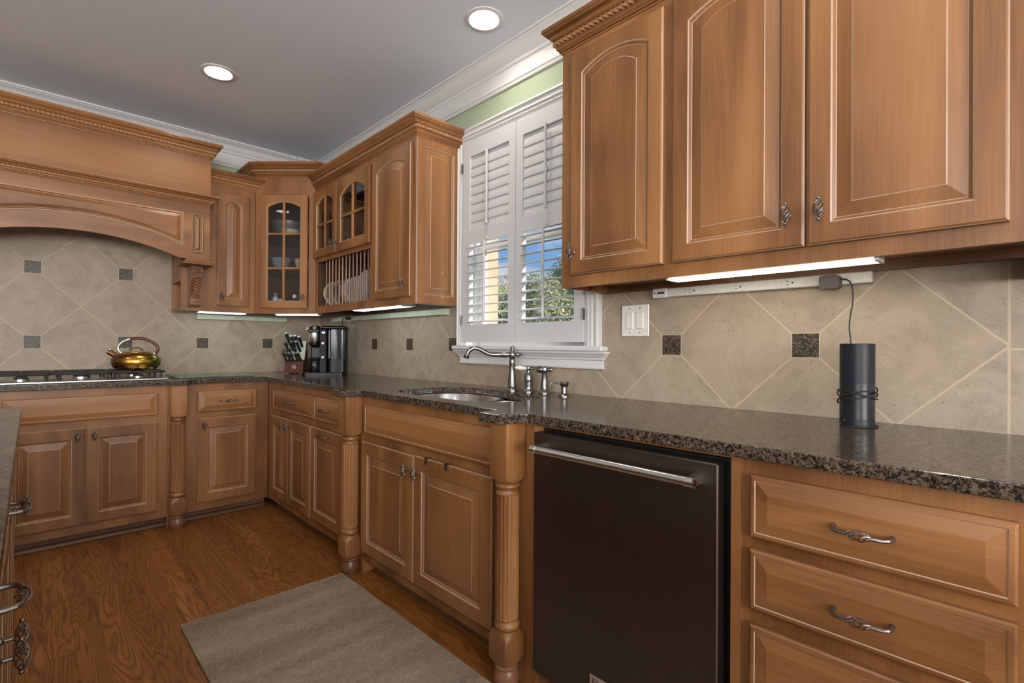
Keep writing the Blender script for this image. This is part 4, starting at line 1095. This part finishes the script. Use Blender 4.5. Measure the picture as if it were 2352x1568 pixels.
MB().lathe([(.0001, .9145), (SR-.002, .9145), (SR, .917), (SR, .936), (SR-.001, .936)], (SX, SY, 0), 48).build('base_ring', flat('satin_black_base', (.010, .013, .018), .42, 0, .35), t)
MB().ball((SX-.022, SY-.0345, .930), .0009, 8).build('status_light', 'blueled', t)

# coffee maker plug and dangling tag
t = thing('power_plug', 'black right-angle plug and cord in the long pale power strip', 'plug', (.60, -.05, 1.33), 'R')
MB().bbox(.60, .64, -.065, -.033, 1.318, 1.338, .006).build('plug_body', 'black', t)
MB().tube(smooth_path([(.605, -.058, 1.330), (.585, -.062, 1.333), (.565, -.066, 1.322), (.555, -.066, 1.30), (.55, -.064, 1.27), (.55, -.06, 1.2)]), .003, 8).build('cord', 'cord', t)
solo(MB().box(.585, .650, -.045, -.044, 1.294, 1.306), 'paper_tag', flat('pinkish_paper', lin(190, 160, 140), .8), 'small paper tag hanging at the plug beneath the power strip', 'tag', (.61, -.044, 1.3), 'R')

# ------------------------------------------------------------------ cooktop and kettle
t = thing('gas_cooktop', 'stainless gas cooktop with black cast iron grates on the counter', 'cooktop', (-1.57, -.36, .914), 'B')
MB().bbox(-1.952, -1.190, -.610, -.10, .9142, .928, .004).build('steel_tray', 'steel', t)
def grate(xc, w, y0, y1):
    mb = MB(); z = .962; r = .0058; x0, x1 = xc-w/2, xc+w/2
    def rr(a, b, c, d, q=.03, n=5):
        pts = []
        for cx, cy, s0 in ((b-q, d-q, 0), (a+q, d-q, 1), (a+q, c+q, 2), (b-q, c+q, 3)):
            for i in range(n+1): t_ = (s0+i/n)*PI/2; pts.append((cx+q*math.cos(t_), cy+q*math.sin(t_), z))
        return pts
    mb.tube(rr(x0, x1, y0, y1), r, 8, 0, True)
    ym = (y0+y1)/2
    mb.tube([(x0, ym, z), (x1, ym, z)], r, 8)
    for yy in ((y0+ym)/2, (y1+ym)/2):
        mb.tube([(x0, yy, z), (xc-.025, yy, z+.003)], r*.9, 8); mb.tube([(x1, yy, z), (xc+.025, yy, z+.003)], r*.9, 8)
        for s_ in (-1, 1): mb.tube([(xc, yy+s_*.025, z+.003), (xc, yy+s_*.09, z)], r*.9, 8)
    for a in (x0+.02, x1-.02):
        for b in (y0+.02, y1-.02, ym): mb.tube([(a, b, z), (a, b, .9285)], [r, r*1.1], 8)
    mb.build('grate', 'iron', t)
for xc in (-1.825, -1.572, -1.318): grate(xc, .240, -.575, -.145)
for bx, by, br in ((-1.825, -.47, .034), (-1.825, -.25, .028), (-1.572, -.36, .045), (-1.318, -.47, .030), (-1.318, -.25, .036)):
    o = MB().lathe([(.0001, .9282), (br, .9282), (br, .936), (br*.8, .938)], (bx, by, 0), 24).build('burner', 'steel', t)
    MB().lathe([(br*.85, .938), (br*.85, .944), (br*.8, .946), (.0001, .946)], (bx, by, 0), 24).build('burner_cap', 'iron', o)
KX, KY, KZ = -1.315, -.37, .9685
t = thing('tea_kettle', 'bronze rainbow-finish tea kettle with brown loop handle on the cooktop', 'kettle', (KX, KY, KZ), 'B')
MB().lathe([(.0001, 0), (.095, 0), (.100, .003), (.118, .020), (.127, .045), (.124, .068), (.108, .090), (.085, .102), (.068, .107), (.0001, .107)], (KX, KY, KZ), 56).build('body', 'kettle', t, sharp=60)
o = MB().lathe([(.066, .105), (.068, .110), (.060, .114), (.040, .117), (.0001, .118)], (KX, KY, KZ), 40).build('lid', 'chrome', t)
KU = Vector((.91, -.41, 0))     # direction seen as to the right
def kp(u, z): return (KX+KU.x*u, KY+KU.y*u, KZ+z)
MB().tube(smooth_path([kp(-.038, .112), kp(-.030, .124), kp(-.012, .133), kp(.012, .133), kp(.030, .124), kp(.038, .112)], 4), .0045, 8).build('lid_grip', 'khandle', o)
hp = smooth_path([kp(-.072, .100), kp(-.088, .112), kp(-.094, .135), kp(-.078, .165), kp(-.040, .186), kp(.0, .193), kp(.045, .188), kp(.090, .165), kp(.113, .135), kp(.108, .110), kp(.088, .095)], 5)
n_ = int(len(hp)*.42)
MB().tube(hp[:n_+1], .0075, 12).build('handle_arm', 'chrome', t)
MB().tube(hp[n_:-3], .0090, 12).build('handle_grip', 'khandle', t)
MB().tube(hp[-5:], .0075, 12).build('handle_arm', 'chrome', t)
MB().tube([kp(-.095, .075), kp(-.120, .095), kp(-.140, .108)], [.018, .016, .0165], 16).build('spout', 'kettle', t)
MB().tube([kp(-.139, .1075), kp(-.146, .112)], [.0185, .016], 16).tube(smooth_path([kp(-.144, .120), kp(-.132, .128), kp(-.115, .126)], 3), .004, 8).build('spout_cap', 'chrome', t)
# glass cutting board
mb = MB(); mb.prism(rot_rect(-.905, -.39, .47, .35, .03), 2, .9195, .926)
for sx in (-1, 1):
    for sy in (-1, 1): mb.lathe([(.0001, .9145), (.008, .9145), (.008, .9195), (.0001, .9195)], (-.905+sx*.2, -.39+sy*.14, 0), 12)
solo(mb, 'glass_cutting_board', 'board', 'flat green tinted glass cutting board right of the cooktop', 'cutting board', (-.905, -.39, .914))

# ------------------------------------------------------------------ knife block with knives
KA = math.atan2(-.60, .80)      # front width direction
kb = Matrix.Translation((-.375, -.415, .9145)) @ Matrix.Rotation(KA, 4, 'Z')
t = thing('knife_block', 'reddish wood knife block full of knives left of the coffee maker', 'knife block', (0, 0, 0), 'B')
t.matrix_world = kb
hw_ = .066
prof = [(0, .006), (.17, .006), (.17, .045), (.120, .245), (.105, .255), (.060, .10), (.0, .086)]
prof = [(0, .006), (.135, .006), (.150, .03), (.105, .235), (.092, .240), (.040, .100), (0, .088)]
MB().prism(prof, 0, -hw_, hw_).build('body', 'block', t)
fp = MB()
MB().add([(-.064, .0385, .1015), (.064, .0385, .1015), (.064, .0915, .2405), (-.064, .0915, .2405), (-.064, .0400, .1008), (.064, .0400, .1008), (.064, .0930, .2398), (-.064, .0930, .2398)],
         [(0, 1, 2, 3), (4, 7, 6, 5), (0, 4, 5, 1), (1, 5, 6, 2), (2, 6, 7, 3), (3, 7, 4, 0)]).build('slotted_face', 'stripB', t)
o = MB().box(-.013, .013, -.0012, .0002, .036, .062).build('emblem', 'stripW', t)
MB().box(-.0115, .0115, -.0016, -.0010, .0375, .0605).build('emblem_field', 'block', o)
MB().add([(-.007, -.002, .046), (.003, -.002, .046), (.003, -.002, .042), (.009, -.002, .049), (.003, -.002, .056), (.003, -.002, .052), (-.002, -.002, .052), (-.002, -.002, .056), (-.007, -.002, .050)],
         [(0, 1, 5, 6, 7, 8), (1, 2, 3, 4, 5)]).build('emblem_arrow', 'stripW', o)
for sx in (-1, 1):
    for yy in (.012, .12): MB().box(sx*.05-.008, sx*.05+.008, yy, yy+.016, 0, .006).build('foot', 'black', t)
dirk = Vector((0, -.70, .714)).normalized()
kn = [(-.045, .200, 1.0, 'top row, outermost left'), (-.015, .195, .85, 'top row, second from left'), (.012, .197, .85, 'top row, third from left'), (.040, .195, .80, 'top row, outermost right'),
      (-.052, .160, .70, 'second row, thin one at left'), (-.022, .165, .62, 'second row beside the thin one'), (-.002, .160, .80, 'second row, centre'), (.030, .160, .80, 'second row, right'),
      (-.024, .125, .60, 'third row, left of centre'), (.014, .128, .60, 'third row, right of centre'),
      (-.055, .088, .62, 'bottom row, outermost left'), (-.028, .088, .62, 'bottom row, second'), (-.005, .088, .62, 'bottom row, third'), (.025, .088, .62, 'bottom row, fourth'), (.045, .092, .66, 'bottom row, outermost right')]
def facepos(x, z):
    if z < .1: return Vector((x, .02, z))
    k_ = (z-.100)/(.240-.100); return Vector((x, .040+.052*k_, z))
for x, z, L, lb in kn:
    k_ = thing('kitchen_knife', 'black-handled knife in the block, '+lb, 'knife', (0, 0, 0), 'B', 'knives in the knife block')
    p0 = facepos(x, z); k_.matrix_world = kb @ Matrix.Translation(p0)
    Lh = .135*L
    d_ = (dirk+Vector((-.10 if z < .19 else -.05, 0, 0))).normalized()
    pts = [d_*(Lh*q) for q in (.06, .25, .5, .8, 1.0)]
    k_['_b'] = [0, 0, 0]
    wd = .0108 if L > .65 else .0088
    mb = MB(); mb.tube([pts[0], pts[1], pts[2], pts[3], pts[4]], [wd*.8, wd, wd*.85, wd*1.05, wd], 10); mb.build('handle', 'khand', k_)
    MB().tube([d_*Lh, d_*(Lh+.002)], wd*.92, 12).build('end_cap', 'pewter', k_)
    MB().tube([d_*-.03, d_*(Lh*.07)], [.003, wd*.7], 8).build('bolster', 'steel', k_)
sc_ = thing('kitchen_scissors', 'black-handled kitchen scissors in the lower left of the knife block', 'scissors', (0, 0, 0), 'B')
p0 = facepos(-.040, .105); sc_.matrix_world = kb @ Matrix.Translation(p0); sc_['_b'] = [0, 0, 0]
for s_, (ox, oz) in enumerate(((-.016, .052), (.012, .040))):
    cpt = Vector((ox-.012, -.030, oz)); ring = [cpt+Vector((math.cos(a)*.013, -.3*math.sin(a)*.018, math.sin(a)*.019)) for a in [2*PI*i/20 for i in range(20)]]
    MB().tube(ring, .0035, 8, 0, True).tube([cpt+Vector((.006, .008, -.016)), Vector((0, 0, 0)), Vector((0, .015, -.03))], .004, 8).build('handle', 'black', sc_)

# ------------------------------------------------------------------ coffee maker
RA = math.atan2(-.55, .835)
cb = Matrix.Translation((-.255, -.690, .9145)) @ Matrix.Rotation(RA, 4, 'Z')
t = thing('coffee_maker', 'black drip coffee maker with a clear side water tank in the corner', 'coffee maker', (0, 0, 0), 'B'); t.matrix_world = cb; t['_b'] = [0, 0, 0]
MB().prism(rot_rect(.0, .0, .290, .215, .03), 2, 0, .020).build('base', 'gloss', t)
MB().bbox(-.100, .010, -.010, .095, .0205, .300, .01).build('rear_body', 'gloss', t)
MB().bbox(-.024, .020, -.102, -.012, .0205, .322, .004).build('control_panel', flat('dark_panel', (.022, .020, .018), .5, 0, .2), t)
MB().bbox(-.104, -.026, -.098, -.012, .298, .322, .006).build('brew_head', 'gloss', t)
MB().lathe([(.0001, .215), (.034, .215), (.040, .235), (.0405, .236), (.0405, .2975), (.0001, .2975)], (-.066, -.054, 0), 28).build('filter_basket', 'steel', t)
MB().lathe([(.0001, .195), (.020, .195), (.038, .214), (.0395, .236), (.0001, .236)], (-.066, -.054, 0), 28).build('drip_cone', 'gloss', t)
MB().lathe([(.0001, .0205), (.040, .0205), (.046, .05), (.046, .09), (.036, .120), (.030, .125), (.0001, .125)], (-.066, -.045, 0), 28).build('carafe', 'tank', t)
MB().tube([(-.108, -.05, .115), (-.09, -.085, .118), (-.06, -.095, .118), (-.03, -.09, .118)], .004, 8).build('warming_shelf', 'black', t)
MB().lathe([(.0001, .322), (.036, .322), (.036, .342), (.030, .346), (.0001, .346)], (-.066, -.054, 0), 28).build('lid', 'black', t)
MB().tube([(-.105, -.095, .318), (-.112, -.108, .316), (-.098, -.105, .335)], .004, 8).build('lid_latch', 'chrome', t)
MB().bbox(-.026, .150, -.100, .085, .322, .346, .008).build('top_cover', 'gloss', t)
MB().prism(rot_rect(.086, -.005, .126, .170, .028), 2, .024, .115).build('tank_base', 'gloss', t)
MB().prism(rot_rect(.086, -.005, .124, .168, .028), 2, .1155, .3215).build('water_tank', 'tank', t)
MB().bbox(.030, .045, -.088, .07, .116, .318, .003).build('tank_support', 'black', t)
for zz in (.225, .128):
    MB().tube([(0.0, -.103, zz), (0.0, -.118, zz)], .0085, 16).build('dial', 'nickel', t)
MB().box(-.010, .012, -.1028, -.1018, .292, .304).build('display', 'blueled', t)
MB().tube([(.060, -.06, .118), (.060, -.06, .30)], .006, 8).build('tank_tube', 'black', t)

# ------------------------------------------------------------------ recessed lights
for k, (x, y) in enumerate(CANS):
    lb = ['round recessed ceiling light nearer the camera, above the sink', 'round recessed ceiling light near the range hood crown', 'recessed ceiling light behind the camera', 'recessed ceiling light to the left of the island', 'recessed ceiling light over the island', 'recessed ceiling light beyond the large wall cabinet', 'recessed ceiling light at the back of the room'][k]
    t = thing('recessed_light', lb, 'ceiling light', (x, y, H), 'B', 'recessed ceiling lights')
    MB().lathe([(.0665, H-.0005), (.089, H-.0005), (.088, H-.004), (.072, H-.007), (.066, H-.004), (.0665, H-.0005)], (x, y, 0), 48, cap=False).build('trim_ring', 'white', t)
    MB().loops([[(x+r*math.cos(2*PI*i/48), y+r*math.sin(2*PI*i/48), z) for i in range(48)] for r, z in ((.068, H-.005), (.064, H+.028), (.064, H+.050))], 0, False, False).build('baffle', 'white', t)
    MB().loops([[(x+r*math.cos(2*PI*i/48), y+r*math.sin(2*PI*i/48), z) for i in range(48)] for r, z in ((.060, H+.030), (.045, H+.022), (.02, H+.018))], 0, True, True).build('lamp', 'can', t)
    MB().box(x-.08, x+.08, y-.08, y+.08, H+.062, H+.07).build('housing', 'white', t)

# ------------------------------------------------------------------ rug and island
mb = MB(); mb.bbox(-1.362, -.70, -3.9, -1.892, ZF+.0005, ZF+.009, .002)
solo(mb, 'kitchen_rug', 'rug', 'flat woven taupe rug on the oak floor in front of the sink cabinet', 'rug', (-1.03, -2.9, ZF))
t = thing('kitchen_island', 'wooden island cabinet with twisted pulls at the left edge of the view', 'island', (2.9, -.31, ZF), 'I')
ie = -1.875   # far end
MB().box(-5.4, ie, -.618, .48, .102, ZC).build('body', 'wv', t)
MB().box(-5.4, ie-.02, -.56, .44, ZF, .102).build('toe_kick', 'toe', t)
for a, b in ((-2.32, -1.895), (-2.86, -2.36), (-3.38, -2.90), (-3.9, -3.42)):
    d_ = drawer(t, a, b, .711, .841, -.618, False)
    if a > -2.5: pass
    else: pull(d_, (a+b)/2, .765, -.638)
door(t, -2.105, -1.895, .15, .672, -.618, -2.075, .640, st=.045); door(t, -2.32, -2.11, .15, .672, -.618, None, None, st=.045)
door(t, -2.70, -2.36, .15, .672, -.618, None, None)
door(t, -2.972, -2.712, .15, .672, -.618, -2.945, .622, st=.045); door(t, -3.24, -2.978, .15, .672, -.618, -3.015, .620, st=.045)
door(t, -3.9, -3.26, .15, .672, -.618, None, None)
o = slab('island_countertop', [(-1.812, -1.862), (-1.812, -5.42), (-2.98, -5.42), (-2.98, -1.862)], [], ZC+.0005, .914, .003, 'granite')
o['label'] = 'speckled granite top of the island at the left edge'; o['category'] = 'countertop'

# ------------------------------------------------------------------ tidy helper properties
for o in bpy.data.objects:
    if '_b' in o: del o['_b']
